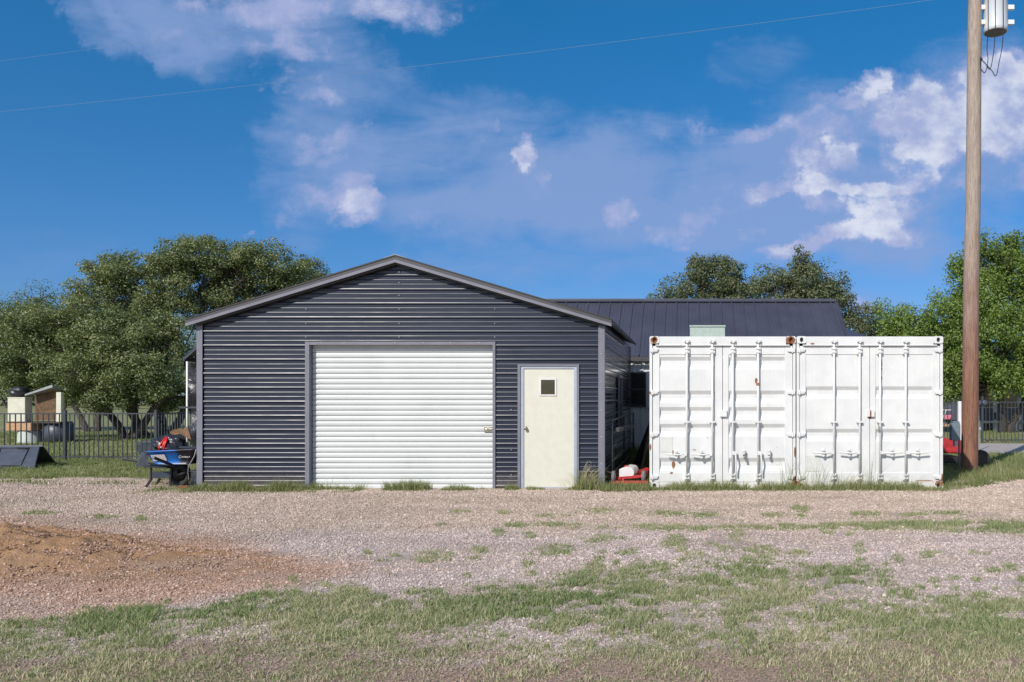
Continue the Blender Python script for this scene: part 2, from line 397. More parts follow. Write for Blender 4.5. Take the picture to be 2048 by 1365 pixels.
# ------------------------------------------------------------------ ground
bx = [-80, 50, 156, 250, 332, 390, 469, 527, 625, 683, 800, 831, 893, 1034, 1127, 1205, 1236, 1298, 1400, 1527, 1640, 1732, 1796, 1875, 1938, 2048, 2200]
by = [1258, 1243, 1221, 1211, 1209, 1209, 1194, 1172, 1170, 1174, 1190, 1178, 1172, 1164, 1152, 1146, 1139, 1129, 1127, 1122, 1124, 1133, 1172, 1194, 1186, 1184, 1184]
tufts = [(865, 1115, 38, 13), (850, 1122, 22, 8), (960, 1103, 20, 9), (945, 1118, 14, 5), (995, 1067, 13, 8), (1035, 1052, 30, 5), (1110, 1102, 34, 12), (1058, 1073, 16, 6),
         (1190, 1082, 30, 5), (1212, 1076, 26, 6), (1240, 1079, 14, 4), (1345, 1087, 26, 14), (1362, 1098, 14, 9), (1475, 1075, 20, 10), (1450, 1102, 20, 7), (1520, 1103, 32, 9), (1545, 1106, 16, 7), (1595, 1109, 24, 8),
         (1720, 1100, 12, 9), (1190, 1138, 22, 14), (1198, 1122, 12, 7), (937, 1154, 14, 6), (1005, 1160, 14, 5), (1057, 1130, 14, 8), (1060, 1148, 16, 6), (1058, 1110, 13, 4), (1500, 1122, 22, 9), (1855, 1112, 18, 7), (1795, 1119, 12, 7),
         (2020, 1137, 20, 9), (1985, 1144, 22, 9), (1770, 1131, 9, 4), (1720, 1120, 12, 4), (1250, 1108, 18, 5), (1265, 1104, 20, 5), (1204, 1105, 10, 4), (1390, 1112, 22, 9), (1235, 1127, 10, 6), (1275, 1131, 16, 12), (1310, 1128, 12, 6), (1765, 1147, 18, 9), (1908, 1160, 16, 7), (1955, 1162, 16, 6), (1868, 1163, 12, 6),
         (1820, 1182, 10, 6), (1838, 1176, 16, 6), (1907, 1180, 9, 5), (1874, 1174, 12, 4), (2045, 1166, 14, 12), (1770, 1168, 20, 16), (1950, 1108, 14, 4), (1970, 1110, 12, 3), (1882, 1107, 10, 3),
         (170, 983, 44, 5), (95, 972, 60, 5), (230, 970, 60, 5), (330, 972, 50, 6), (20, 965, 60, 4), (250, 985, 30, 4), (300, 990, 40, 4), (205, 1034, 32, 4), (280, 1037, 12, 5), (15, 1056, 22, 4), (75, 1028, 40, 3), (480, 990, 60, 4), (1600, 1020, 20, 7), (1545, 1032, 28, 5), (1598, 1034, 14, 5), (1735, 1029, 34, 6), (1890, 1027, 40, 4), (1825, 1030, 30, 4), (1200, 1022, 34, 5), (1340, 1028, 50, 5), (1410, 1030, 30, 5),
         (1110, 1052, 60, 4), (1300, 1055, 40, 6), (1355, 1055, 36, 6), (1390, 1062, 14, 5), (925, 1025, 20, 3), (1010, 1026, 20, 3), (2025, 975, 40, 9), (655, 1172, 14, 5), (590, 1160, 12, 6), (735, 1107, 8, 4), (790, 1112, 14, 3), (770, 1122, 18, 3), (1100, 1034, 40, 4), (880, 1050, 12, 3), (1425, 1092, 16, 4), (1700, 1070, 10, 4), (1660, 1068, 16, 3)]

def ground_px(x, y):
    y = np.maximum(y, .3); return CX + x / y * FPX, CY + H / y * FPX
def grass_density(x, y):
    px, py = ground_px(x, y)
    n = fbm(x * 1.9, y * 1.9, 4, 3); n2 = fbm(x * 6, y * 6, 3, 9); n3 = fbm(x * 15, y * 15, 3, 19)
    wob = (fbm(x * 3, y * 3, 3, 21) - .5) * 34 + (n3 - .5) * 34
    d = py + wob - np.interp(px, bx, by)
    main = sstep(-6, 16, d) * (.10 + .9 * sstep(.43, .58, n * .42 + n2 * .34 + n3 * .24 + .03))
    rightness = sstep(1350, 1650, px)
    fade = sstep(1262, 1325, py + (n - .5) * 110 - 35 * rightness)
    main = main * (1 - fade * (.35 + .5 * sstep(.45, .6, fbm(x * 2.4, y * 2.4, 3, 23))))
    out = main
    # wheel-track strips
    ctr = np.interp(px, [950, 1300, 1560, 1700, 1850, 2048, 2300], [1056, 1058, 1057, 1054, 1053, 1056, 1057])
    wid = np.interp(px, [950, 1300, 1560, 1700, 1850, 2048, 2300], [2, 4, 5, 6, 9, 11, 12])
    s = sstep(1.6, .3, np.abs(py + wob * .12 - ctr) / wid + (n3 - .5) * 2) * sstep(.32, .6, n2 + .12 * sstep(1500, 1750, px))
    out = np.maximum(out, s * sstep(930, 1500, px))
    for (a, b, w, h) in tufts:
        q = ((px - a) / w) ** 2 + ((py - b) / h) ** 2
        out = np.maximum(out, sstep(1.5, .1, q + (n3 - .5) * 3.2) * .62)
    out = out * ((y < 11.9) | (px < 430)) + 0
    # back lawns
    lawnL = sstep(0, 1, (y - (14.95 + 1.5 * (n - .5) + np.interp(px, [-200, 60, 250, 360, 420], [0, .1, .35, -.4, -1.0]))) / .5) * (px < 430)
    lawnL = lawnL * sstep(.30, .46, n2 + .12)
    fr = np.interp(px, [1880, 1900, 1985, 2048, 2300, 2700], [13.5, 13.3, 14.2, 15.0, 15.3, 15.6])
    lawnR = sstep(-.1, .2, y - fr - (n - .5) * .5) * (px > 1878)
    mid = (y > 14.0) * (px >= 430) * (px <= 1880)
    out = np.maximum(out, np.maximum(lawnL, np.maximum(lawnR, mid * .9)))
    return np.clip(out, 0, 1)
def red_mask(x, y):
    px, py = ground_px(x, y)
    n = fbm(x * .8, y * .8, 4, 31)
    q = ((px - 30) / 690) ** 2 + ((py - 1138) / np.interp(px, [0, 300, 700], [112, 92, 52])) ** 2
    return sstep(1.5, .0, q + (n - .5) * 1.2) * (y > 3)
def mound_h(x, y):
    n = fbm(x * 2.2, y * 2.2, 4, 5)
    q = ((x + 7.35) / 2.3) ** 2 + ((y - 7.95) / 1.5) ** 2
    q2 = ((x + 5.3) / 2.0) ** 2 + ((y - 7.8) / 1.0) ** 2
    return np.clip(1 - q, 0, 1) ** 1.2 * (.235 + .22 * (n - .5)) + np.clip(1 - q2, 0, 1) ** 1.5 * .07
def ground_h(x, y):
    h = (fbm(x * .7, y * .7, 3, 41) - .5) * .035 + (fbm(x * 4, y * 4, 3, 42) - .5) * .018
    flat = sstep(13.3, 13.0, y) + 0
    return h * (.25 + .75 * flat) * (y < 60)

def stretch_axis(lo, hi, step, ends, grow=1.22):
    mid = list(np.arange(lo, hi, step)); a = [mid[0]]; s = step
    while a[-1] > ends[0]: s *= grow; a.append(a[-1] - s)
    b = [mid[-1]]; s = step
    while b[-1] < ends[1]: s *= grow; b.append(b[-1] + s)
    return np.array(a[::-1][:-1] + mid + b[1:])
def sheet(name, xs, ys, hf, attrs=True):
    X, Y = np.meshgrid(xs, ys); n, m = len(xs), len(ys)
    x, y = X.ravel(), Y.ravel(); z = hf(x, y)
    idx = np.arange(n * m).reshape(m, n)
    f = np.stack([idx[:-1, :-1], idx[:-1, 1:], idx[1:, 1:], idx[1:, :-1]], -1).reshape(-1, 4)
    px, py = ground_px(x, y); nn = fbm(x * 1.3, y * 1.3, 4, 77)
    vis = (y > 2)
    at = {'red': red_mask(x, y), 'soil': np.maximum(sstep(1262, 1325, py + (nn - .5) * 120) * .95 * vis, .35 * sstep(.56, .66, nn) * (py > 1240) * vis),
          'tan': np.clip(sstep(1075, 1040, py + (nn - .5) * 40) + .35 * (py > 1190), 0, 1) * vis,
          'green': np.maximum(grass_density(x, y) * np.where(y > 14, 1.0, .55), (y > 13.9) * ((px >= 430) & (px < 1880)) * 1.0 + (y > 30) * 1.0) * 1.0}
    at['green'] = np.where((y > 24) , np.clip(.75 + (nn - .5), 0, 1), at['green'])
    at['green'] = np.where(y < 2, .5, at['green'])
    return np_mesh(name, np.stack([x, y, z], 1), f, 'ground', attrs=at, smooth=True)
g = sheet('ground', stretch_axis(-10.5, 7.5, .06, (-900, 900)), stretch_axis(3.8, 15.5, .045, (-60, 1500), 1.12), ground_h)
tag(g, None, None, kind='structure')

# dirt mound at the left
mx, my = np.arange(-9.8, -3.0, .033), np.arange(6.3, 9.6, .028)
mo = sheet('dirt_mound', mx, my, lambda x, y: ground_h(x, y) + mound_h(x, y) * (1 + .55 * (fbm(x * 8, y * 8, 3, 8) - .5)) - .012 + .02 * (fbm(x * 12, y * 12, 2, 18) - .5) * (mound_h(x, y) > .03))
at = mo.data.attributes['red']; vv = np.empty(len(mo.data.vertices) * 3, np.float32); mo.data.vertices.foreach_get('co', vv); vv = vv.reshape(-1, 3)
at.data.foreach_set('value', np.clip(red_mask(vv[:, 0], vv[:, 1]) + mound_h(vv[:, 0], vv[:, 1]) * 4.0, 0, 1.4).astype(np.float32))
tag(mo, 'low spread heap of orange brown dirt on the gravel at the left edge', 'dirt pile')

def clods():
    mb = MB(); rr = random.Random(4)
    for i in range(260):
        x = rr.uniform(-9.2, -5.2); y = rr.uniform(7.0, 9.0); h = float(mound_h(np.array([x]), np.array([y]))[0])
        if h < .05: continue
        s_ = rr.uniform(.007, .02); z = float(ground_h(np.array([x]), np.array([y]))[0]) + h - .008
        mb.blob((x, y, z), (s_ * rr.uniform(.8, 1.5), s_, s_ * .7), .3, i, 7, 5)
    return mb.build('clods', 'clod', mo)
M['clod'] = simple('dark_damp_clod', (.15, .085, .055), .95, 0, .35, 30)
clods()['kind'] = 'stuff'

# gravel stones (octahedra)
def stones():
    N = 490000
    u = rng.random(N); Y = np.sqrt(4.2 ** 2 + u * (15.2 ** 2 - 4.2 ** 2)); X = (rng.random(N) * 2750 - 300 - CX) / FPX * Y
    gd = grass_density(X, Y); rd = red_mask(X, Y)
    cl = fbm(X * 2.5, Y * 2.5, 3, 55) - .16 * sstep(.05, .2, mound_h(X, Y) + (fbm(X * 3, Y * 3, 2, 57) - .5) * .2)
    keep = (rng.random(N) < (1 - .75 * gd) * sstep(.25, .55, cl + .1)) & ((Y < 13.6) | (X < -8.6) | (X > 4.6))
    X, Y, rd = X[keep], Y[keep], rd[keep]; n = len(X)
    s = .004 + .0065 * rng.random(n) ** 2.2; s = np.where(rng.random(n) < .006, s * 1.9, s); s *= (1 + .07 * (Y - 4))
    z = ground_h(X, Y) + np.maximum(mound_h(X, Y) - .012, 0) + s * .25
    base = np.array([[1, 0, 0], [0, 1, 0], [-1, 0, 0], [0, -1, 0], [0, 0, .75], [0, 0, -.75]], float)
    V = base[None] * (1 + .5 * (rng.random((n, 6, 1)) - .5)) + (rng.random((n, 6, 3)) - .5) * .45
    a = rng.random(n) * 6.28; ca, sa = np.cos(a)[:, None], np.sin(a)[:, None]
    V = V * (s[:, None, None] * (1 + .5 * (rng.random((n, 1, 3)) - .3)))
    V = np.stack([V[..., 0] * ca - V[..., 1] * sa, V[..., 0] * sa + V[..., 1] * ca, V[..., 2]], -1)
    V += np.stack([X, Y, z], 1)[:, None]
    F = np.array([[0, 1, 4], [1, 2, 4], [2, 3, 4], [3, 0, 4], [1, 0, 5], [2, 1, 5], [3, 2, 5], [0, 3, 5]])
    faces = (F[None] + (np.arange(n) * 6)[:, None, None]).reshape(-1, 3)
    o = np_mesh('gravel', V.reshape(-1, 3), faces, 'stone', attrs={'rnd': np.repeat(rng.random(n), 6), 'red': np.repeat(np.clip(rd * 1.15, 0, 1), 6), 'soil': np.repeat(np.clip(sstep(1262, 1325, ground_px(X, Y)[1] + (fbm(X * 1.3, Y * 1.3, 4, 77) - .5) * 120) * .9, 0, 1), 6), 'tan': np.repeat(np.clip(.12 + sstep(1085, 1040, ground_px(X, Y)[1] + (fbm(X * 1.3, Y * 1.3, 3, 78) - .5) * 60) * .85 + .4 * sstep(.5, .6, fbm(X * .9, Y * .9, 3, 79)), 0, 1), 6)})
    tag(o, 'loose pale pinkish crushed stone scattered over the yard', 'gravel', kind='stuff')
stones()

def blades(X, Y, z0, hgt, wid, lean=.45, rnd=None):
    n = len(X); a = rng.random(n) * 2 * np.pi; b = rng.random(n) * 2 * np.pi
    l = lean * (.3 + rng.random(n)) * hgt; w = wid / 2
    dx, dy = np.cos(a) * w, np.sin(a) * w; lx, ly = np.cos(b) * l, np.sin(b) * l
    p0 = np.stack([X - dx, Y - dy, z0 - .005], 1); p1 = np.stack([X + dx, Y + dy, z0 - .005], 1)
    m0 = np.stack([X - dx * .8 + lx * .35, Y - dy * .8 + ly * .35, z0 + hgt * .6], 1); m1 = np.stack([X + dx * .8 + lx * .35, Y + dy * .8 + ly * .35, z0 + hgt * .6], 1)
    t = np.stack([X + lx, Y + ly, z0 + hgt], 1)
    V = np.stack([p0, p1, m1, m0, t], 1).reshape(-1, 3); i = np.arange(n)[:, None] * 5
    F = np.concatenate([i + np.array([[0, 1, 2]]), i + np.array([[0, 2, 3]]), i + np.array([[3, 2, 4]])], 0)
    if rnd is None: rnd = rng.random(n)
    return V, F, np.repeat(np.clip(rnd, 0, 1), 5)
def merge(parts):
    Vs, Fs, As = [], [], []; o = 0
    for V, F, A in parts: Vs.append(V); Fs.append(F + o); As.append(A); o += len(V)
    return np.concatenate(Vs), np.concatenate(Fs), np.concatenate(As)

def near_grass():
    parts = []
    N = 1120000
    u = rng.random(N); Y = np.sqrt(4.1 ** 2 + u * (11.9 ** 2 - 4.1 ** 2)); X = (rng.random(N) * 2750 - 300 - CX) / FPX * Y
    d = grass_density(X, Y); tuf = fbm(X * 14, Y * 14, 2, 60)
    k = rng.random(N) < d * (.25 + sstep(.25, .6, tuf))
    X, Y, d = X[k], Y[k], d[k]; n = len(X)
    h = (.012 + .032 * rng.random(n) ** 1.6) * (.5 + .7 * d) * (1 + .25 * (fbm(X * 5, Y * 5, 2, 61)))
    col = fbm(X * 1.1, Y * 1.1, 3, 62); _, py = ground_px(X, Y)
    r = rng.random(n) * .62 + (col - .45) * .8 + .16 + .25 * sstep(1240, 1340, py)
    r = np.where(rng.random(n) < .12, .8 + .2 * rng.random(n), r)
    parts.append(blades(X, Y, ground_h(X, Y), h, .0042 + .002 * rng.random(n), .9, r))
    # short worn thatch in the bare soil nearest the camera
    N = 60000; u = rng.random(N); Y = np.sqrt(4.1 ** 2 + u * (5.8 ** 2 - 4.1 ** 2)); X = (rng.random(N) * 2750 - 300 - CX) / FPX * Y
    k = rng.random(N) < sstep(.36, .6, fbm(X * 5, Y * 5, 3, 66)) * sstep(1225, 1290, ground_px(X, Y)[1])
    X, Y = X[k], Y[k]; n = len(X)
    parts.append(blades(X, Y, ground_h(X, Y), .008 + .02 * rng.random(n), np.full(n, .0045), 1.6, .35 + .6 * rng.random(n)))
    # scattered single blades everywhere on the gravel
    N = 26000; u = rng.random(N); Y = np.sqrt(4.1 ** 2 + u * (13.2 ** 2 - 4.1 ** 2)); X = (rng.random(N) * 2750 - 300 - CX) / FPX * Y
    k = fbm(X * 7, Y * 7, 2, 63) * .6 + fbm(X * 1.2, Y * 1.2, 2, 64) * .4 > .6
    k &= (red_mask(X, Y) < .3)
    X, Y = X[k], Y[k]; n = len(X)
    parts.append(blades(X, Y, ground_h(X, Y), .02 + .03 * rng.random(n), np.full(n, .005), .8))
    V, F, A = merge(parts)
    o = np_mesh('yard_grass', V, F, 'blade', attrs={'rnd': A}); tag(o, 'patchy short grey green grass growing through the gravel in the foreground', 'grass', kind='stuff')
near_grass()

def base_grass():
    parts = []
    def strip(px0, px1, Yc, wy, n, h0, h1, gate=.45, seed=70):
        px = px0 + (px1 - px0) * rng.random(n); X = (px - CX) / FPX * Yc; Y = Yc + rng.normal(0, wy, n)
        g_ = fbm(X * 3, Y * 1.5 + seed, 3, seed); k = g_ > gate; X, Y, g_ = X[k], Y[k], g_[k]; m = len(X)
        h = (h0 + (h1 - h0) * rng.random(m) ** 2) * (.4 + 1.4 * np.clip((g_ - gate) / .3, 0, 1))
        parts.append(blades(X, Y, ground_h(X, Y), h, .005 + .003 * rng.random(m), .55, rng.random(m) * .75 + .1))
    strip(383, 720, 13.42, .13, 12000, .02, .12, .30)
    strip(560, 700, 13.55, .05, 900, .03, .12, .45, 72)
    strip(770, 860, 13.5, .08, 2200, .02, .12, .30, 71)
    strip(880, 1040, 13.5, .07, 2600, .015, .08, .38, 73)
    strip(300, 400, 13.45, .2, 1300, .015, .06, .30, 82)
    strip(1010, 1215, 13.56, .06, 3200, .02, .07, .35, 74)
    strip(1148, 1200, 13.5, .06, 420, .06, .22, .2, 75)
    strip(1200, 1300, 13.45, .10, 2600, .03, .10, .2, 76)
    strip(1290, 1892, 13.5, .07, 10000, .025, .11, .30, 77)
    strip(1290, 1892, 13.4, .08, 4500, .015, .05, .30, 78)
    strip(1560, 1760, 13.55, .05, 130, .2, .42, .42, 79)
    # tall seeding stems arching by the walk door and container
    mb_pts = []
    for px, lift, ln, sgn in [(1155, .32, .25, -1), (1163, .42, .3, 1), (1170, .45, .32, 1), (1176, .38, .4, 1), (1182, .3, .3, -1), (1190, .34, .25, -1), (1168, .5, .12, 1), (1178, .3, .36, 1), (1145, .22, .22, -1), (1130, .18, .2, -1), (1700, .3, .2, 1), (1690, .26, .22, 1), (1640, .2, .15, -1), (1835, .25, .2, 1), (1770, .2, .2, 1), (1610, .25, .15, -1), (1425, .17, .12, 1), (1720, .28, .1, 1), (2000, .4, .1, -1)]:
        for q in range(3):
            l2 = lift * random.uniform(.7, 1.1); e = ln * random.uniform(.6, 1.1) * sgn; Yb = 13.5 + random.uniform(-.05, .06) + (2.2 if px > 1900 else 0)
            x0 = (px + random.uniform(-5, 5) - CX) / FPX * Yb
            prev = None
            for i in range(9):
                t = i / 8; pt = np.array([x0 + e * t ** 1.3, Yb - .05 * t, l2 * math.sin(min(t * 1.9, 2.3)) ** .8 if t > 0 else 0])
                if prev is not None:
                    w = .0032; V = np.array([prev - [w, 0, 0], prev + [w, 0, 0], pt + [w, 0, w], pt - [w, 0, -w], pt]); F = np.array([[0, 1, 2], [0, 2, 3], [3, 2, 4]])
                    mb_pts.append((V, F, np.full(5, .93)))
                prev = pt
    parts.extend(mb_pts)
    # right-hand lawn by the pole, left-hand strip, passage and the far lawns
    def field(pxr, y0, y1, n, h0, h1, w):
        Y = np.sqrt(y0 ** 2 + rng.random(n) * (y1 ** 2 - y0 ** 2)); X = (pxr[0] + (pxr[1] - pxr[0]) * rng.random(n) - CX) / FPX * Y
        d = grass_density(X, Y); k = rng.random(n) < d * sstep(.3, .6, fbm(X * 5, Y * 5, 2, 80)); X, Y = X[k], Y[k]; m = len(X)
        parts.append(blades(X, Y, ground_h(X, Y), h0 + (h1 - h0) * rng.random(m) ** 2, w * (.7 + .6 * rng.random(m)), .6, rng.random(m) * .6 + (fbm(X * .8, Y * .8, 3, 81) - .4) * .9))
    field((1880, 2150), 13.2, 17.2, 16000, .05, .17, .008)
    field((1880, 2150), 17.2, 22.0, 8000, .04, .13, .011)
    field((-100, 430), 14.2, 19.5, 42000, .03, .1, .009)
    field((-100, 430), 19.5, 34, 36000, .04, .1, .016)
    field((1205, 1300), 14.5, 20.7, 4500, .06, .28, .012)
    field((1235, 1300), 18.5, 20.7, 2500, .15, .42, .012)
    field((1900, 2200), 26.5, 36, 7000, .04, .1, .018)
    V, F, A = merge(parts)
    o = np_mesh('verge_grass', V, F, 'blade2', attrs={'rnd': A}); tag(o, 'green weedy grass along the foot of the walls and on the lawns behind', 'grass', kind='stuff')
base_grass()

# driveway beyond the pole
d = MB(); d.add([(2.0, 21.9, .014), (40, 21.0, .014), (40, 25.6, .014), (2.0, 26.3, .014)], [(0, 1, 2, 3)])
tag(d.build('driveway', 'concrete'), None, None, kind='structure')

# ------------------------------------------------------------------ garage
GX0, GX1 = Fx(396), Fx(1209)
GYB = Y0 + 6.1
apex_x = Fx(796); apex_z = Fz(519); slope = .3035
def wall_top(x): return Fz(524) + .0 - abs(x - apex_x) * slope
eave_z = wall_top(GX0)
garage = thing('garage', 'navy ribbed steel garage with white rolling door and low gable', 'garage', ((GX0 + GX1) / 2, Y0, 0))

PITCH = .234
def rib_profile(z_lo, z_hi, phase):
    """rows (z, depth) of a ribbed steel sheet with the ribs lying flat: one tall rib and two small ones each 9 inches"""
    rows = []
    k0 = int((z_lo - phase) / PITCH) - 1
    for k in range(k0, int((z_hi - phase) / PITCH) + 2):
        b = phase + k * PITCH
        rows += [(b - .024, 0), (b - .019, .016), (b - .013, .021), (b - .001, .0212), (b + .013, .0158), (b + .020, .004), (b + .026, 0)]
        for q in (PITCH / 3 + .002, 2 * PITCH / 3 - .002):
            rows += [(b + q - .010, 0), (b + q - .007, .0062), (b + q - .002, .0072), (b + q + .007, .0036), (b + q + .011, 0)]
    return rows
def ribbed_wall(y_plane, spans_fn, z_lo, z_hi, extra, phase=0.045, flip=1):
    rows = rib_profile(z_lo, z_hi, phase)
    zs = np.array([r[0] for r in rows]); ds = np.array([r[1] for r in rows])
    allz = sorted(set([z for z in zs if z_lo < z < z_hi] + [z_lo, z_hi] + [e for e in extra]))
    mb = MB()
    for za, zb in zip(allz[:-1], allz[1:]):
        if zb - za < 1e-5: continue
        da, db = np.interp(za, zs, ds), np.interp(zb, zs, ds); zm = (za + zb) / 2
        for (xa0, xb0), (xa1, xb1) in spans_fn(za, zb, zm):
            mb.add([(xa0, y_plane - da * flip, za), (xb0, y_plane - da * flip, za), (xb1, y_plane - db * flip, zb), (xa1, y_plane - db * flip, zb)], [(0, 1, 2, 3)], False)
    return mb
DX0, DX1, DZ = Fx(620), Fx(986), Fz(690.5)        # rolling door opening
WX0, WX1, WZ = Fx(1038), Fx(1157), Fz(731)        # walk door opening
def spans(za, zb, zm):
    def lim(z):
        if z <= eave_z: return GX0 + .03, GX1 - .03
        w = (apex_z + .0 - z - (apex_z - Fz(524))) / slope
        return apex_x - max(w, .001), apex_x + max(w, .001)
    a, b = lim(za), lim(zb)
    cuts = []
    if zm < DZ: cuts.append((DX0, DX1))
    if zm < WZ: cuts.append((WX0, WX1))
    if not cuts: return [((a[0], a[1]), (b[0], b[1]))]
    out = []; cur = None; edges = [a[0]]
    for c in cuts: edges += [c[0], c[1]]
    edges.append(a[1])
    return [((edges[i], edges[i + 1]), (edges[i], edges[i + 1])) for i in range(0, len(edges), 2)]
fw = ribbed_wall(Y0, spans, 0.0, Fz(524) - .005, [DZ, WZ, eave_z]).build('front_wall', 'navy', garage)
# weld so the ribs shade smoothly
def weld(o):
    import bmesh
    bm = bmesh.new(); bm.from_mesh(o.data); bmesh.ops.remove_doubles(bm, verts=bm.verts, dist=.0002); bm.to_mesh(o.data); bm.free()
    o.data.polygons.foreach_set('use_smooth', [True] * len(o.data.polygons)); o.data.update()

def side_wall(xp, sgn, name):
    rows = rib_profile(0, eave_z, .045); zs = [r[0] for r in rows]; ds = [r[1] for r in rows]
    az = sorted(set([z for z in zs if 0 < z < eave_z - .02] + [0, eave_z - .02])); mb = MB()
    for za, zb in zip(az[:-1], az[1:]):
        da, db = np.interp(za, zs, ds), np.interp(zb, zs, ds)
        segs = [(Y0 + .03, GYB)]
        for ya, yb in segs:
            mb.add([(xp + sgn * da, ya, za), (xp + sgn * da, yb, za), (xp + sgn * db, yb, zb), (xp + sgn * db, ya, zb)], [(0, 1, 2, 3)], False)
    o = mb.build(name, 'navyside', garage)
side_wall(GX1 - .022, 1, 'side_wall'); side_wall(GX0 + .022, -1, 'side_wall')
bw = MB(); bw.add([(GX0 + .03, GYB - .01, 0), (GX1 - .03, GYB - .01, 0), (GX1 - .03, GYB - .01, eave_z), (apex_x, GYB - .01, Fz(526)), (GX0 + .03, GYB - .01, eave_z)], [(0, 1, 2, 3, 4)]); bw.build('rear_wall', 'navy', garage)
# corner trims
for xa, xb in ((GX0 - .006, GX0 + .092), (GX1 - .1, GX1 + .006)):
    mb = MB(); mb.box(xa, xb, Y0 - .034, Y0 - .026, 0.0, wall_top(xa) - .02 if xa < apex_x else wall_top(xb) - .02)
    xe = xa if xa < apex_x else xb
    sgn = 1 if xa < apex_x else -1
    mb.box(min(xe, xe + sgn * .008), max(xe, xe + sgn * .008), Y0 - .026, Y0 + .07, 0.0, eave_z - .05)
    mb.build('corner_trim', 'trim', garage, .002)
for ye in (GYB - .06,):
    MB().box(GX1 - .01, GX1 + .012, ye, GYB + .02, 0, eave_z - .05).build('corner_trim', 'trimdark', garage)
# roof: two ribbed slopes with thickness
RF, RB = Y0 - .13, GYB + .13
def roof_slope(sg):
    e_x = Fx(371, RF) if sg < 0 else Fx(1223, RF)
    top = Fz(512.5, RF)
    L = abs(e_x - apex_x); s2 = (top - Fz(640.5, RF)) / L
    mb = MB(); ys = []
    y = RF
    prof = []
    while y < RB - .01:
        prof += [(y, .0), (y + .02, .015), (y + .045, .015), (y + .065, 0)]; y += .2286
    prof.append((RB, 0))
    for (ya, ha), (yb, hb) in zip(prof[:-1], prof[1:]):
        p = [(apex_x, ya, top + ha), (apex_x, yb, top + hb), (e_x, yb, top - L * s2 + hb), (e_x, ya, top - L * s2 + ha)]
        mb.add(p, [(0, 1, 2, 3) if sg > 0 else (3, 2, 1, 0)])
    mb.build('roof', 'roofslate', garage)
    # underside sheet seen below the eaves
    mu = MB(); t = .025
    for (ya, ha), (yb, hb) in zip(prof[:-1], prof[1:]):
        mu.add([(apex_x, ya, top - t + ha * .6), (apex_x, yb, top - t + hb * .6), (e_x, yb, top - L * s2 - t + hb * .6), (e_x, ya, top - L * s2 - t + ha * .6)], [(3, 2, 1, 0)])
    mu.build('roof_lining', 'soffit', garage)
    # eave strip
    me_ = MB(); me_.box(min(e_x, e_x + sg * .006), max(e_x, e_x + sg * .006), RF, RB, top - L * s2 - .045, top - L * s2 + .012); me_.build('eave_trim', 'trimdark', garage)
    # rake: dark face above, light tube below, brown soffit strip behind
    def band(y_a, y_b, o_hi, o_lo, mat, name, x_in=0, ext=0):
        m2 = MB(); xa = apex_x; xb = e_x + ext * sg
        hi_a = top + o_hi; hi_b = top - (L + ext) * s2 + o_hi; lo_a = top + o_lo; lo_b = top - (L + ext) * s2 + o_lo
        m2.hexa([(xa, y_a, lo_a), (xb, y_a, lo_b), (xb, y_b, lo_b), (xa, y_b, lo_a), (xa, y_a, hi_a), (xb, y_a, hi_b), (xb, y_b, hi_b), (xa, y_b, hi_a)])
        m2.build(name, mat, garage)
    band(RF - .012, RF + .01, .022, .0, 'trimdark', 'rake_cap')
    band(RF - .003, RF + .02, -.001, -.055, 'trimgrad', 'rake_fascia')
    band(RF - .012, RF + .03, -.056, -.105, 'trim', 'rake_tube')
    band(RF + .031, Y0 - .005, -.10, -.135, 'trimdark', 'rake_soffit', ext=-.14)
M['trimgrad'] = simple('mid_grey_trim', (.06, .057, .065), .5, 0, .08, 3)
roof_slope(-1); roof_slope(1)
rc = MB(); tz = Fz(512.5, RF)
rc.add([(apex_x - .2, RF - .01, tz - .035), (apex_x, RF - .01, tz + .03), (apex_x + .2, RF - .01, tz - .035), (apex_x - .2, RB, tz - .035), (apex_x, RB, tz + .03), (apex_x + .2, RB, tz - .035), (apex_x - .2, RF - .01, tz - .045), (apex_x, RF - .01, tz + .018), (apex_x + .2, RF - .01, tz - .045)], [(0, 1, 4, 3), (1, 2, 5, 4), (6, 7, 1, 0), (7, 8, 2, 1)])
rc.build('ridge_cap', 'galv', garage)
# rolling door
rd = MB(); n = 28; zt = DZ + .05; zb0 = Fz(981) - .0; hh = (zt - zb0) / n
for i in range(n):
    z0 = zb0 + i * hh
    pr = [(0, .014), (.006, .015), (.009, .003), (.018, -.002), (.035, -.005), (.055, -.006), (.070, -.004), (hh - .008, .0), (hh - .004, .012), (hh, .014)]
    o = len(rd.v)
    for (zz, dd) in pr: rd.v += [(DX0 + .005, Y0 + .09 + dd, z0 + zz), (DX1 - .005, Y0 + .09 + dd, z0 + zz)]
    for k in range(len(pr) - 1): rd.f.append((o + 2 * k, o + 2 * k + 1, o + 2 * k + 3, o + 2 * k + 2)); rd.smooth.append(True)
dr = rd.build('rolling_door', 'rollwhite', garage)
MB().box(DX0 + .006, DX1 - .006, Y0 + .07, Y0 + .1, -.01, Fz(981) + .035).build('bottom_rail', 'rollwhite', dr)
lk = MB(); lx = Fx(966); lk.box(lx, lx + .17, Y0 + .066, Y0 + .078, Fz(865), Fz(854)); lk.tube((lx + .02, Y0 + .055, Fz(859)), (lx + .19, Y0 + .055, Fz(859)), .012); lk.box(lx + .05, lx + .09, Y0 + .04, Y0 + .066, Fz(862), Fz(856))
lk.build('latch', 'chrome', dr, .002)
dt = MB()
MB().box(DX0 - .07, DX0 + .0, Y0 - .032, Y0 + .12, 0, DZ + .055).build('door_trim', 'trim', garage, .002)
MB().box(DX1 - .0, DX1 + .045, Y0 - .032, Y0 + .12, 0, DZ + .055).build('door_trim', 'trim', garage, .002)
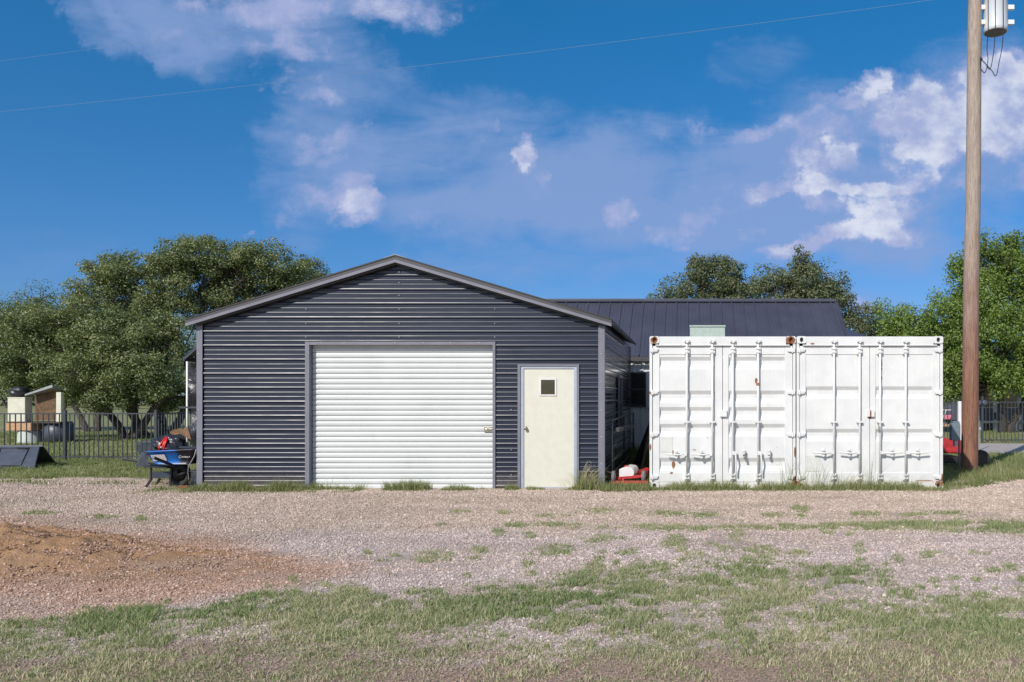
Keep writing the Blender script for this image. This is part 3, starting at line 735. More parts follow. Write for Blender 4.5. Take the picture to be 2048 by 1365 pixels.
MB().box(DX0, DX1, Y0 - .030, Y0 + .12, DZ, DZ + .053).build('door_trim', 'trim', garage, .002)
# walk door
fz = Fz(731)
wd = MB().box(Fx(1048), Fx(1148), Y0 - .003, Y0 + .03, .02, Fz(738.5)).build('door', 'cream', garage, .002)
wf = MB(); xa, xb, xc, xd = Fx(1079), Fx(1082.2), Fx(1110), Fx(1113.3); za, zb, zc, zd = Fz(792), Fz(789.3), Fz(760.2), Fz(757)
wf.box(xa, xd, Y0 - .016, Y0 - .0035, za, zb).box(xa, xd, Y0 - .016, Y0 - .0035, zc, zd).box(xa, xb, Y0 - .016, Y0 - .0035, zb, zc).box(xc, xd, Y0 - .016, Y0 - .0035, zb, zc)
win = wf.build('window', 'whiteplastic', wd)
MB().box(xb, xc, Y0 - .008, Y0 - .0035, zb, zc).build('pane', 'glassdark', win)
kn = MB().lathe((Fx(1052), Y0 - .003, Fz(857)), (0, -1, 0), [(.03, 0), (.03, .006), (.012, .008), (.012, .03), (.026, .04), (.028, .055), (.015, .065)], 16); kn.build('knob', 'chrome', wd)
fr = MB(); yf0, yf1 = Y0 - .03, Y0 + .06
fr.box(Fx(1041.5), Fx(1048), yf0 + .012, yf1, 0, Fz(738)).box(Fx(1148), Fx(1154), yf0 + .012, yf1, 0, Fz(738)).box(Fx(1041.5), Fx(1154), yf0 + .012, yf1, Fz(738), Fz(733)).build('door_frame', 'alu', garage, .003)
fr = MB(); fr.box(Fx(1036), Fx(1041.3), yf0 - .005, Y0 + .02, 0, Fz(729.5)).box(Fx(1154.2), Fx(1158.5), yf0 - .005, Y0 + .02, 0, Fz(729.5)).box(Fx(1041.3), Fx(1154.2), yf0 - .005, Y0 + .02, Fz(732.8), Fz(729.5)).build('door_trim', 'trim', garage, .001)
MB().box(Fx(1044), Fx(1152), Y0 - .02, Y0 + .03, 0, .02).build('threshold', 'alu', garage)
# screws
def screw(px, py, y=Y0 - .022): MB().lathe((Fx(px), y, Fz(py)), (0, -1, 0), [(.008, 0), (.008, .003), (.004, .007)], 8).build('screw', 'screw', garage)
for py in (566, 591.5, 619, 647.5, 675): screw(799, py)
for px in (613, 990): 
    for py in (619, 647.5, 675): screw(px, py)
screw(799, 545)
for px in (643, 690, 738, 791, 848, 902, 959): screw(px, 686, Y0 - .032)
for x_ in (400, 1203):
    for py in (665, 708, 763, 820, 874, 928): screw(x_, py, Y0 - .035)
for py in (820, 950, 900): screw(1023, py)
# side window and the side of the garage
sw = MB(); ya, yb = Y0 * 1.193 , Y0 * 1.248; wz0, wz1 = .92, 1.9; xs0, xs1 = GX1 - .002, GX1 + .035
sw.box(xs0, xs1, ya, ya + .05, wz0, wz1).box(xs0, xs1, yb - .05, yb, wz0, wz1).box(xs0, xs1, ya, yb, wz0 - .05, wz0).box(xs0, xs1, ya, yb, wz1, wz1 + .05).box(xs0, xs1, ya + .05, yb - .05, (wz0 + wz1) / 2 - .02, (wz0 + wz1) / 2 + .02)
sw = sw.build('side_window', 'trim', garage); MB().box(GX1 - .001, GX1 + .008, ya + .05, yb - .05, wz0, wz1).build('pane', 'glassdark', sw)

# lean-to with black tarp at the garage's left
lt = thing('lean_to', 'small dark roofed shelter with white post and hanging black tarp left of the garage', 'lean-to', (Fx(385, 17.5), 17.5, 0))
a0 = P(368, 714, 16.6); a1 = P(397, 689, 16.6)
lr = MB()
dX = 1.3
zr = a0.z; s_ = (a1.z - a0.z) / (a1.x - a0.x); pkx = a1.x + .3; pkz = zr + s_ * (pkx - a0.x); frx = pkx * 2 - a0.x
y = 16.6; prof = []
while y < 20.9: prof += [(y, 0), (y + .02, .02), (y + .05, .02), (y + .07, 0)]; y += .3
for (ya, ha), (yb, hb) in zip(prof[:-1], prof[1:]):
    lr.add([(a0.x, ya, zr + ha), (pkx, ya, pkz + ha), (pkx, yb, pkz + hb), (a0.x, yb, zr + hb), (frx, ya, zr + ha), (frx, yb, zr + hb)], [(0, 1, 2, 3), (1, 4, 5, 2)])
lr.build('roof', 'roofslate', lt)
MB().box(a0.x - .01, a0.x + .02, 16.58, 20.9, zr - .09, zr - .003).build('fascia', 'roofslate', lt)
MB().hexa([(a0.x + .03, 16.57, zr - .06), (pkx, 16.57, pkz - .06), (pkx, 16.6, pkz - .06), (a0.x + .03, 16.6, zr - .06), (a0.x + .03, 16.57, zr - .005), (pkx, 16.57, pkz - .005), (pkx, 16.6, pkz - .005), (a0.x + .03, 16.6, zr - .005)]).build('rake_trim', 'roofslate', lt)
xp = Fx(374.5, 16.8); MB().tube((xp, 16.8, 0), (xp, 16.8, zr), .022).build('post', 'pvc', lt)
tx0, tx1 = Fx(376, 16.75), Fx(400, 16.75); nx, nz = 26, 90; tb = MB()
for j in range(nz + 1):
    for i in range(nx + 1):
        u, w = i / nx, j / nz; x = tx0 + (tx1 - tx0 + .8) * u; z = .25 + (zr - .12 - .25) * w
        amp = .02 + .10 * max(0, .55 - w)
        yy = 16.78 + amp * math.sin(9 * u + 3 * math.sin(5 * w + 2 * u)) + .045 * math.sin(16 * w - 10 * u + 2 * math.sin(7 * u)) * (1 if w < .8 else .3)
        if w < .75: x += .05 * math.sin(w * 20)
        tb.v.append((x, yy, z))
for j in range(nz):
    for i in range(nx): q = j * (nx + 1) + i; tb.f.append((q, q + 1, q + nx + 2, q + nx + 1)); tb.smooth.append(True)
tb.build('tarp', 'tarp', lt)
MB().box(Fx(359, 16.4), Fx(397, 16.4), 16.38, 16.42, Fz(817, 16.4), Fz(813.5, 16.4)).build('cross_rail', 'fence', lt)

# ------------------------------------------------------------------ house behind
hw_y, rg_y = 20.8, 22.97
hx0, hx1 = -4.6, Fx(1668, rg_y)
hz_e, hz_r = Fz(702, hw_y), Fz(602, rg_y)
house = thing('house', 'low white steel-clad house with slate blue ribbed roof and black shutters', 'house', ((hx0 + hx1) / 2, hw_y, 0))
mb = MB(); x = hx0; ov = .22
sl = (hz_r - hz_e) / (rg_y - hw_y)
def rpt(x, t, h=0): return (x, rg_y + (hw_y - ov - rg_y) * t, hz_r - sl * (rg_y - hw_y + ov) * t + h)
prof = []
while x < hx1 - .05: prof += [(x, 0), (x + .012, .03), (x + .045, .03), (x + .057, 0), (x + .12, 0), (x + .128, .006), (x + .14, .006), (x + .148, 0), (x + .21, 0), (x + .218, .006), (x + .23, .006), (x + .238, 0)]; x += .305
prof.append((hx1, 0))
for (xa, ha), (xb, hb) in zip(prof[:-1], prof[1:]):
    mb.add([rpt(xa, 1, ha), rpt(xb, 1, hb), rpt(xb, 0, hb), rpt(xa, 0, ha)], [(0, 1, 2, 3)])
rf = mb.build('roof', 'roofslate', house)
MB().add([(hx0, rg_y + 2.7, hz_e - .16), (hx1, rg_y + 2.7, hz_e - .16), (hx1, rg_y, hz_r), (hx0, rg_y, hz_r)], [(0, 3, 2, 1)]).build('roof', 'roofslate', house)
rcap = MB(); rcap.box(hx0, hx1 + .05, rg_y - .14, rg_y + .14, hz_r - .05, hz_r + .045); rcap.build('ridge_cap', 'trimslate' if 'trimslate' in M else 'roofslate', rf, .02)
MB().box(hx0, hx1, hw_y - ov - .015, hw_y - ov, hz_e - sl * ov - .12, hz_e - sl * ov - .005).build('gutter', 'trimgrad', house)
# gable rake trim on the right end, then the small side roof
MB().hexa([(hx1, *rpt(0, 1, -.12)[1:]), (hx1 + .05, *rpt(0, 1, -.12)[1:]), (hx1 + .05, *rpt(0, 0, -.12)[1:]), (hx1, *rpt(0, 0, -.12)[1:]), (hx1, *rpt(0, 1, .04)[1:]), (hx1 + .05, *rpt(0, 1, .04)[1:]), (hx1 + .05, *rpt(0, 0, .04)[1:]), (hx1, *rpt(0, 0, .04)[1:])]).build('rake_trim', 'roofslate', house)
sr = MB(); q0 = P(1687, 656, 21.88); q1 = P(1745, 678, 21.7)
sr.hexa([(q0.x - .05, 20.7, q0.z - .5), (q1.x + .5, 20.7, q1.z - .75), (q1.x + .5, 25.0, q1.z - .75), (q0.x - .05, 25.0, q0.z - .5), (q0.x - .05, 21.7, q0.z), (q1.x + .5, 21.3, q1.z - .22), (q1.x + .5, 24.8, q1.z - .22), (q0.x - .05, 24.8, q0.z)]); sr.build('side_roof', 'roofslate', house)
MB().box(q0.x - .0, q1.x + .2, 21.3, 24.7, 0, q1.z - .8).build('side_wall', 'housewhite', house)
hw = MB(); prof = []; x = hx0
while x < hx1 - .2: prof += [(x, 0), (x + .015, .02), (x + .045, .02), (x + .06, 0)]; x += .229
prof.append((hx1 - .15, 0)); o = 0
for (xa, ha), (xb, hb) in zip(prof[:-1], prof[1:]): hw.add([(xa, hw_y - ha, 0), (xb, hw_y - hb, 0), (xb, hw_y - hb, hz_e - .02), (xa, hw_y - ha, hz_e - .02)], [(0, 1, 2, 3)])
hw.add([(hx1 - .15, hw_y, 0), (hx1 - .15, rg_y + 2.4, 0), (hx1 - .15, rg_y + 2.4, hz_e), (hx1 - .15, rg_y, hz_r - .1), (hx1 - .15, hw_y, hz_e)], [(0, 1, 2, 3, 4)])
hw.add([(hx0, hw_y, 0), (hx0, rg_y + 2.4, 0), (hx0, rg_y + 2.4, hz_e), (hx0, rg_y, hz_r - .1), (hx0, hw_y, hz_e)], [(4, 3, 2, 1, 0)])
hw.add([(hx0, rg_y + 2.4, 0), (hx1 - .15, rg_y + 2.4, 0), (hx1 - .15, rg_y + 2.4, hz_e), (hx0, rg_y + 2.4, hz_e)], [(3, 2, 1, 0)])
hw.build('wall', 'housewhite', house)
def shutter(xa, xb, z0, z1):
    mb = MB(); y1 = hw_y - .022; mb.box(xa, xa + .04, y1 - .04, y1, z0, z1).box(xb - .04, xb, y1 - .04, y1, z0, z1)
    for zz in (z0, (z0 + z1) / 2 - .025, z1 - .05): mb.box(xa + .04, xb - .04, y1 - .04, y1, zz, zz + .05)
    z = z0 + .07
    while z < z1 - .06:
        mb.hexa([(xa + .04, y1 - .035, z), (xb - .04, y1 - .035, z), (xb - .04, y1 - .01, z + .02), (xa + .04, y1 - .01, z + .02), (xa + .04, y1 - .035, z + .008), (xb - .04, y1 - .035, z + .008), (xb - .04, y1 - .01, z + .028), (xa + .04, y1 - .01, z + .028)]); z += .036
    mb.box(xa + .04, xb - .04, y1 - .008, y1, z0, z1); mb.build('shutter', 'black', house)
zs0, zs1 = Fz(814, hw_y), Fz(745, hw_y)
shutter(Fx(1261, hw_y), Fx(1292, hw_y), zs0, zs1)
xw0 = Fx(1293, hw_y); xw1 = xw0 + .8
wf = MB().box(xw0, xw0 + .08, hw_y - .06, hw_y - .022, zs0 - .03, zs1 + .02).box(xw1 - .08, xw1, hw_y - .06, hw_y - .022, zs0 - .03, zs1 + .02).box(xw0, xw1, hw_y - .062, hw_y - .022, zs0 - .03, zs0 + .05).box(xw0, xw1, hw_y - .062, hw_y - .022, zs1 - .05, zs1 + .02).box(xw0 + .08, xw1 - .08, hw_y - .055, hw_y - .022, (zs0 + zs1) / 2 - .025, (zs0 + zs1) / 2 + .025).box(xw0 + .3, xw0 + .32, hw_y - .05, hw_y - .022, zs0, zs1).box(xw0 + .08, xw1 - .08, hw_y - .05, hw_y - .022, zs1 - .26, zs1 - .24)
wf = wf.build('window', 'whiteplastic', house); MB().box(xw0 + .08, xw1 - .08, hw_y - .034, hw_y - .021, zs0, zs1).build('pane', 'glassdark', wf)
shutter(xw1 + .01, xw1 + .44, zs0, zs1)

# ------------------------------------------------------------------ containers
def container(xl, xr, label, mat, grooves, bars, handles, plates, rusty, side):
    X0, X1 = Fx(xl), Fx(xr); t = thing('shipping_container', label, 'container', ((X0 + X1) / 2, Y0, 0), 'white shipping containers side by side')
    zt = Fz(673); L = 6.06; YB = Y0 + L
    def z_(zy): return Fz(640 + zy / 3.79)
    orig = 1280 if side == 0 else 1580
    def x_(zx): return Fx(orig + zx / 3.79)
    # body: corrugated sides, roof, back
    b = MB()
    def corr(a, bb, fn):
        p = a; pr = []
        while p < bb: pr += [(p, 0), (p + .07, 0), (p + .105, .036), (p + .175, .036), (p + .21, 0)]; p += .278
        pr = [q for q in pr if q[0] < bb] + [(bb, 0)]
        for q0, q1 in zip(pr[:-1], pr[1:]):
            if q1[0] - q0[0] > 1e-5: fn(q0, q1)
    corr(Y0 + .12, YB - .1, lambda a, c: b.add([(X0 + .02 + a[1], a[0], .12), (X0 + .02 + c[1], c[0], .12), (X0 + .02 + c[1], c[0], zt - .06), (X0 + .02 + a[1], a[0], zt - .06)], [(3, 2, 1, 0)]))
    corr(Y0 + .12, YB - .1, lambda a, c: b.add([(X1 - .02 - a[1], a[0], .12), (X1 - .02 - c[1], c[0], .12), (X1 - .02 - c[1], c[0], zt - .06), (X1 - .02 - a[1], a[0], zt - .06)], [(0, 1, 2, 3)]))
    corr(Y0 + .12, YB - .1, lambda a, c: b.add([(X0 + .03, a[0], zt - .02 - a[1] * .5), (X1 - .03, a[0], zt - .02 - a[1] * .5), (X1 - .03, c[0], zt - .02 - c[1] * .5), (X0 + .03, c[0], zt - .02 - c[1] * .5)], [(0, 1, 2, 3)]))
    corr(X0 + .1, X1 - .1, lambda a, c: b.add([(a[0], YB - .02 - a[1], .12), (c[0], YB - .02 - c[1], .12), (c[0], YB - .02 - c[1], zt - .06), (a[0], YB - .02 - a[1], zt - .06)], [(3, 2, 1, 0)]))
    b.box(X0 + .04, X1 - .04, Y0 + .13, YB - .05, .05, .12)
    b.build('body', mat, t)
    rails = MB()
    for xa, xb in ((X0, X0 + .06), (X1 - .06, X1)):
        rails.box(xa, xb, Y0 + .18, YB - .18, zt - .07, zt - .008).box(xa, xb, Y0 + .18, YB - .18, .02, .14)
    rails.build('side_rails', mat, t)
    fh = MB().box(X0 + .16, X1 - .16, Y0 + .002, Y0 + .12, z_(190), zt - .004)
    fh.box(X0 + .1, X1 - .1, Y0 - .004, Y0 + .02, z_(197), z_(188)); fh.build('header', mat, t, .004)
    MB().box(X0 + .16, X1 - .16, Y0 + .01, Y0 + .12, -.02, z_(1232)).build('sill', mat, t, .004)
    for xa, xb in ((X0, X0 + .045), (X1 - .045, X1)):
        MB().box(xa, xb, Y0 + .012, Y0 + .14, .1, zt - .11).build('corner_post', mat, t, .004)
    for xa, xb in ((X0, X0 + .06), (X1 - .06, X1)): MB().box(xa, xb, YB - .12, YB, .1, zt - .11).build('corner_post', mat, t, .004)
    # castings, each with an oval hole ring
    for cxm in (X0 + .081, X1 - .081):
        for zc in (zt - .059, .045):
            top = zc > 1
            mb = MB(); x0c, x1c = cxm - .081, cxm + .081; z0c, z1c = zc - .059, zc + .062; yy = Y0 - .004
            n_ = 20; outer = []; inner = []
            for k in range(n_):
                a = 2 * math.pi * (k + .5) / n_; c_, s_ = math.cos(a), math.sin(a)
                m_ = max(abs(c_) / .081, abs(s_) / .06); outer.append((cxm + c_ / m_, yy, zc + s_ / m_)); inner.append((cxm + .030 * c_, yy, zc + .040 * s_))
            back = [(p[0], yy + .05, p[2]) for p in inner]; ob = [(p[0], yy + .17, p[2]) for p in outer]
            V = outer + inner + back + ob
            F = []
            for k in range(n_):
                k2 = (k + 1) % n_; F += [(k, n_ + k, n_ + k2, k2)[::-1], (n_ + k, 2 * n_ + k, 2 * n_ + k2, n_ + k2)[::-1], (k, k2, 3 * n_ + k2, 3 * n_ + k)[::-1]]
            mb.add(V, F); cast = mb.build('corner_casting', mat, t)
            r_ = 'rust' if (rusty and top) else ('blackmetal')
            MB().lathe((cxm, yy + .045, zc), (0, 1, 0), [(.046, 0), (.046, .004)], 16).build('socket', r_, cast)
            if rusty and top: # ragged rust ring round the hole
                rr = MB(); V = []; F = []
                for k in range(26):
                    a = 2 * math.pi * k / 26; q = random.uniform(.048, .062) if cxm < (X0 + X1) / 2 else random.uniform(.055, .078)
                    V += [(cxm + .030 * math.cos(a), yy - .002, zc + .040 * math.sin(a)), (cxm + q * math.cos(a) * .95, yy - .002, zc + min(q, .058) * math.sin(a))]
                for k in range(26): a_, b_ = 2 * k, 2 * ((k + 1) % 26); F.append((a_, a_ + 1, b_ + 1, b_)[::-1])
                rr.add(V, F); rr.build('rust_patch', 'rust', cast)
    for cxm in (X0 + .081, X1 - .081):
        for zc in (zt - .059, .045): MB().box(cxm - .08, cxm + .08, YB - .16, YB + .003, zc - .058, zc + .058).build('corner_casting', mat, t)
    # doors
    mid = (x_(627) if side == 0 else x_(608))
    Yd = Y0 + .045
    for li, (xa, xb, pa, pb) in enumerate(((X0 + .052, mid - .004, bars['pl'][0], bars['pl'][1]), (mid + .004, X1 - .052, bars['pr'][0], bars['pr'][1]))):
        zt_, zb_ = z_(198), z_(1230); PA, PB = x_(pa), x_(pb)
        ps, pe = z_(bars['pt']), z_(1160)
        mb = MB()
        mb.box(xa, PA, Yd - .012, Yd + .05, zb_, zt_).box(PB, xb, Yd - .012, Yd + .05, zb_, zt_)
        mb.box(PA, PB, Yd - .0105, Yd + .05, ps, zt_).box(PA, PB, Yd - .0105, Yd + .05, zb_, pe)
        door = mb.build('door', mat, t, .003)
        rows = [(pe, 0)]
        for (a, c) in sorted([(z_(g1), z_(g0)) for g0, g1 in grooves]):
            h = c - a; rows += [(a, 0), (a + h * .38, .034), (c - h * .30, .034), (c, 0)]
        rows.append((ps, 0)); rows.sort(key=lambda r: r[0])
        pn = MB()
        for (za, da), (zb2, db) in zip(rows[:-1], rows[1:]):
            if zb2 - za < 1e-5: continue
            ins = .012
            pn.add([(PA, Yd + da, za), (PB, Yd + da, za), (PB, Yd + db, zb2), (PA, Yd + db, zb2)], [(0, 1, 2, 3)])
        pn.build('panel', mat, door)
        # hinges
        for zy in (232, 552, 873, 1195):
            zc = z_(zy); hx = MB()
            if li == 0: hx.hexa([(X0 + .012, Y0 - .012, zc - .028), (X0 + .13, Y0 + .005, zc - .022), (X0 + .13, Y0 + .04, zc - .022), (X0 + .012, Y0 + .03, zc - .028), (X0 + .012, Y0 - .012, zc + .03), (X0 + .15, Y0 + .005, zc + .022), (X0 + .15, Y0 + .04, zc + .022), (X0 + .012, Y0 + .03, zc + .03)]); hx.tube((X0 + .05, Y0 + .004, zc - .04), (X0 + .05, Y0 + .004, zc + .04), .017)
            else: hx.hexa([(X1 - .13, Y0 + .005, zc - .022), (X1 - .012, Y0 - .012, zc - .028), (X1 - .012, Y0 + .03, zc - .028), (X1 - .13, Y0 + .04, zc - .022), (X1 - .15, Y0 + .005, zc + .022), (X1 - .012, Y0 - .012, zc + .03), (X1 - .012, Y0 + .03, zc + .03), (X1 - .15, Y0 + .04, zc + .022)]); hx.tube((X1 - .05, Y0 + .004, zc - .04), (X1 - .05, Y0 + .004, zc + .04), .017)
            hx.build('hinge', mat, door, .003)
        # locking bars
        for bi, bxp in enumerate(bars['x'][li * 2: li * 2 + 2]):
            xb_ = x_(bxp); Yb = Y0 - .004
            bar = MB().tube((xb_, Yb, z_(1245)), (xb_, Yb, z_(175)), .0185, 14).build('locking_bar', mat, door)
            for zz in (z_(235), z_(1190)):
                k = MB()
                k.box(xb_ - .045, xb_ + .045, Yb - .0, Y0 + .034, zz - .06, zz + .06); k.box(xb_ - .03, xb_ + .03, Yb - .028, Yb + .002, zz - .035, zz - .022); k.box(xb_ - .03, xb_ + .03, Yb - .028, Yb + .002, zz + .022, zz + .035)
                for sx in (-.036, .036):
                    for sz in (-.045, .045): k.lathe((xb_ + sx, Yb, zz + sz), (0, -1, 0), [(.008, 0), (.006, .006)], 6)
                k.build('bracket', mat, bar, .002)
            k = MB()
            k.box(xb_ - .048, xb_ + .048, Yb - .022, Y0 + .034, z_(775) - .014, z_(775) + .014)
            k.build('bracket', mat, bar, .002)
            cm = MB(); zc = z_(165)
            for sx in (-.032, .032): cm.box(xb_ + sx - .012, xb_ + sx + .012, Yb - .05, Y0 + .01, zc - .012, zc + .03)
            cm.box(xb_ - .02, xb_ + .02, Yb - .035, Yb + .02, zc - .03, zc + .016); cm.box(xb_ - .04, xb_ + .04, Yb - .03, Yb - .005, zc + .0, zc + .01)
            cm.build('cam', mat, bar, .003)
            kind, e = handles[li * 2 + bi]
            hd = MB(); Yh = Yb - .03
            if kind == 'h':
                zz = z_(1018 if side == 0 else 1005); xe = x_(e); sg = 1 if xe > xb_ else -1
                hd.box(min(xb_, xb_ + sg * .07), max(xb_, xb_ + sg * .07), Yh - .008, Yh + .02, zz - .03, zz + .025)
                hd.path([(xb_ + sg * .05, Yh, zz), (xb_ + (xe - xb_) * .45, Yh - .012, zz - .012), (xe, Yh - .008, zz + .004)], [.014, .013, .014], 8)
                hp = MB(); xm = xb_ + (xe - xb_) * .52; hp.lathe((xm, Yh + .012, zz + .045), (0, -1, 0), [(.03, 0), (.03, .012), (.02, .02)], 12).lathe((xm, Yh + .012, zz - .045), (0, -1, 0), [(.026, 0), (.026, .012)], 12).box(xm - .022, xm + .022, Yh + .012, Yh + .028, zz - .05, zz + .05)
            else:
                zz = z_(1010); hd.box(xb_ - .01, xb_ + .06, Yh - .008, Yh + .02, zz - .03, zz + .03)
                hd.path([(xb_ + .045, Yh, zz), (xb_ + .052, Yh - .02, zz - .12), (xb_ + .05, Yh - .012, z_(1170))], [.014, .014, .016], 8)
                xm = x_(e); hp = MB().lathe((xm, Yh + .03, zz + .04), (0, -1, 0), [(.024, 0), (.024, .03), (.014, .04)], 12).box(xm - .02, xm + .02, Yh + .0, Yh + .06, zz - .045, zz + .045).lathe((xm - .004, Yh + .02, zz - .05), (0, -1, 0), [(.022, 0), (.022, .02)], 10)
            hd.build('handle', mat, bar, .002); hp.build('hasp', mat, door)
    lb = MB().box(mid - .045, mid + .07, Y0 - .012, Yd - .012, z_(735), z_(685)).build('lock_cover', mat, t, .003)
    for (xa, xb, za, zb2) in plates: MB().box(x_(xa), x_(xb), Yd - .006, Yd - .0005, z_(zb2), z_(za)).build('plate', 'platew', t, .001)
    return t
M['platew'] = simple('painted_over_plate', (.62, .62, .60), .5, 0, .06, 12, dirt=.25)
cA = container(1299, 1591.5, 'white container with five ribs per door, rusty corner blocks and brown paint scars', 'contA',
               [(280, 375), (537, 632), (662, 757), (790, 885), (1048, 1150)], dict(pl=(147, 570), pr=(672, 1100), pt=262, x=[355, 548, 703, 895]),
               [('h', 200), ('h', 388), ('v', 788), ('v', 978)], [(150, 245, 888, 1005)], True, 0)
cB = container(1593.5, 1886.5, 'white container with two ribs per door and four level handles, next to the pole', 'contB',
               [(505, 600), (828, 923)], dict(pl=(122, 548), pr=(652, 1083), pt=262, x=[333, 528, 683, 877]),
               [('h', 175), ('h', 370), ('h', 852), ('h', 1045)], [(128, 226, 1030, 1152)], False, 1)
# peeled dark patch on the second container's third bar, and a hanging padlock
pb = MB(); xx = Fx(1580 + 691 / 3.79); V = []
zz = Fz(640 + 275 / 3.79); z2 = Fz(640 + 480 / 3.79); n_ = 26
for i in range(n_ + 1):
    z = zz + (z2 - zz) * i / n_; w = random.uniform(.003, .026) if 2 < i < n_ - 1 else .002; V += [(xx + .004, Y0 + .0445, z), (xx + .008 + w, Y0 + .0445, z)]
pb.add(V, [(2 * i, 2 * i + 1, 2 * i + 3, 2 * i + 2) for i in range(n_)]); pb.build('peeled_paint', 'blackmetal', cB)
def padlock(px, py, label):
    t = thing('padlock', label, 'padlock', (Fx(px), Y0 - .04, Fz(py)))
    x, z = Fx(px), Fz(py); MB().box(x - .018, x + .018, Y0 - .05, Y0 - .03, z - .045, z - .005).build('lock_body', 'chrome', t, .003)
    MB().path([(x - .012, Y0 - .04, z - .01), (x - .012, Y0 - .04, z + .03), (x - .006, Y0 - .04, z + .042), (x + .006, Y0 - .04, z + .042), (x + .012, Y0 - .04, z + .03), (x + .012, Y0 - .04, z - .01)], .004, 6).build('shackle', 'blackmetal', t)
padlock(1489, 913, "dark padlock hanging on the right door of the rusty-cornered container")
padlock(1757, 858, 'small padlock high on the third bar of the container by the pole')

# pale green metal box on the container roof
bxm = thing('metal_box', 'pale green metal cabinet with rusty top edge on the container roof', 'metal box', P(1415, 700, 16))
b0, b1 = Fx(1380, 16), Fx(1450, 16); zt_ = Fz(651, 16); zr_ = Fz(673) - .01
MB().box(b0, b1, 16.0, 16.7, zr_, zt_ - .03).build('cabinet', 'palegreen', bxm, .006)
MB().box(b0 - .012, b1 + .012, 15.98, 16.72, zt_ - .03, zt_).build('lid', 'palegreen', bxm, .004)

# ------------------------------------------------------------------ things between garage and container
tg = thing('tube_gate', 'long grey tubular farm gate leaning along the garage side wall', 'gate', (GX1 + .08, Y0 + 3, 0))
gx = GX1 + .07
for z in (1.12, .90, .66, .43, .20): MB().tube((gx + .02, Y0 + .35, z), (gx + .02, GYB - .1, z), .018).build('rail', 'darkgalv', tg)
for y in (Y0 + .35, GYB - .12, (Y0 + GYB) / 2): MB().tube((gx + .022, y, .05), (gx + .022, y, 1.13), .02).build('upright', 'darkgalv', tg)
bp = thing('steel_post', 'dark steel post standing upright beside the garage corner', 'post', (Fx(1225, 14.3), 14.3, 0))
MB().box(Fx(1221.5, 14.3), Fx(1228.5, 14.3), 14.27, 14.33, 0, Fz(864, 14.3)).build('post', 'darkpost', bp, .003) if False else MB().box(Fx(1221.5, 14.3), Fx(1228.5, 14.3), 14.27, 14.33, 0, Fz(864, 14.3)).build('post_tube', 'blackmetal', bp, .003)
MB().bar((Fx(1221, 14.3), 14.3, Fz(863, 14.3)), (Fx(1230, 14.3), 14.3, Fz(862, 14.3)), .07, .02).build('hook_plate', 'blackmetal', bp)
ab = thing('metal_channel', 'pale slotted metal channel sticking out from the garage side wall', 'metal bar', P(1250, 858, 15.5))
ch = MB(); pa, pb_ = P(1233.5, 860, 14.9), P(1268, 853.5, 17.2); ch.bar(pa, pb_, .03, .075); ch.build('channel', 'whiteplastic', ab)
sl_ = MB()
for f_ in (.12, .38, .52):
    q = pa.lerp(pb_, f_); sl_.bar(q + Vector((.0165, -.02, -.022)), q + Vector((.0165, -.02, .022)), .02, .006)
    sl_.bar(q + Vector((-.002, -.026, -.022)), q + Vector((-.002, -.026, .022)), .012, .03)
sl_.build('slots', 'blackmetal', ab)
lb_ = thing('leaning_beam', 'dark steel beam leaning diagonally against the container side', 'beam', P(1272, 940, 16.0))
MB().bar((Fx(1299) - .55 + .1, 16.4, .0), (Fx(1299) - .03, 16.0, 1.05), .1, .1).build('beam', 'blackmetal', lb_, .004)
lw = thing('leaning_board', 'weathered brown board propped on the container beside the red implement', 'board', (Fx(1299) - .25, 15.2, 0))
MB().bar((Fx(1299) - .26, 15.3, .0), (Fx(1299) - .045, 15.1, 1.0), .26, .035, up=(1, 0, .3)).build('plank', 'darktimber', lw)

# red tow-behind implement with white tank
im = thing('tank_implement', 'small red wheeled implement frame carrying a white tank', 'garden implement', P(1260, 975, 14.05)); im.location.z = 0
YI = 14.0
def pi(px, py, dy=0): return P(px, py, YI + dy)
MB().box(Fx(1222, 13.85), Fx(1296, 13.85), 13.83, 13.87, Fz(968.5, 13.85), Fz(962, 13.85) + .0).build('front_bar', 'redpaint', im, .004)
fr = MB(); fr.bar(pi(1231, 957), pi(1292, 952), .1, .045); fr.bar(pi(1240, 957, -.1), pi(1240, 955, .6), .05, .05); fr.bar(pi(1284, 952, -.1), pi(1284, 953, .6), .05, .05); fr.bar(pi(1262, 950, .3), pi(1296, 938, .45), .06, .05); fr.bar(pi(1235, 950, .55), pi(1296, 946, .55), .05, .05); fr.bar(pi(1288, 942, 0), pi(1290, 964, -.1), .03, .03); fr.bar(pi(1246, 957, -.1), pi(1246, 966, -.12), .03, .03)
fr.build('frame', 'redpaint', im, .003)
tk = MB(); prof = []
pc = pi(1250, 947, -.02); hw2, hh2 = .115, .115
prof = [(-.10, -.105), (.06, -.105)] + [(.06 + .095 * math.sin(a), -.01 - .095 * math.cos(a)) for a in np.linspace(.15, 2.6, 9)] + [(.02, .085), (-.10, .045)]
for k, yy in enumerate((0, .42)):
    for (a, b_) in prof: tk.v.append((pc.x + a + k * .05, pc.y + yy, pc.z + b_ + .02 + k * .012))
n_ = len(prof); tk.f += [tuple(range(n_)), tuple(reversed(range(n_, 2 * n_)))] + [(i, n_ + i, n_ + (i + 1) % n_, (i + 1) % n_) for i in range(n_)]; tk.smooth = [False, False] + [False] * n_
tank = tk.build('tank', 'whiteplastic', im, .008)
MB().lathe((pc.x + .01, pc.y + .18, pc.z + .09), (-.2, 0, 1), [(.04, 0), (.04, .025), (.03, .03)], 14).build('cap', 'redpaint', tank)
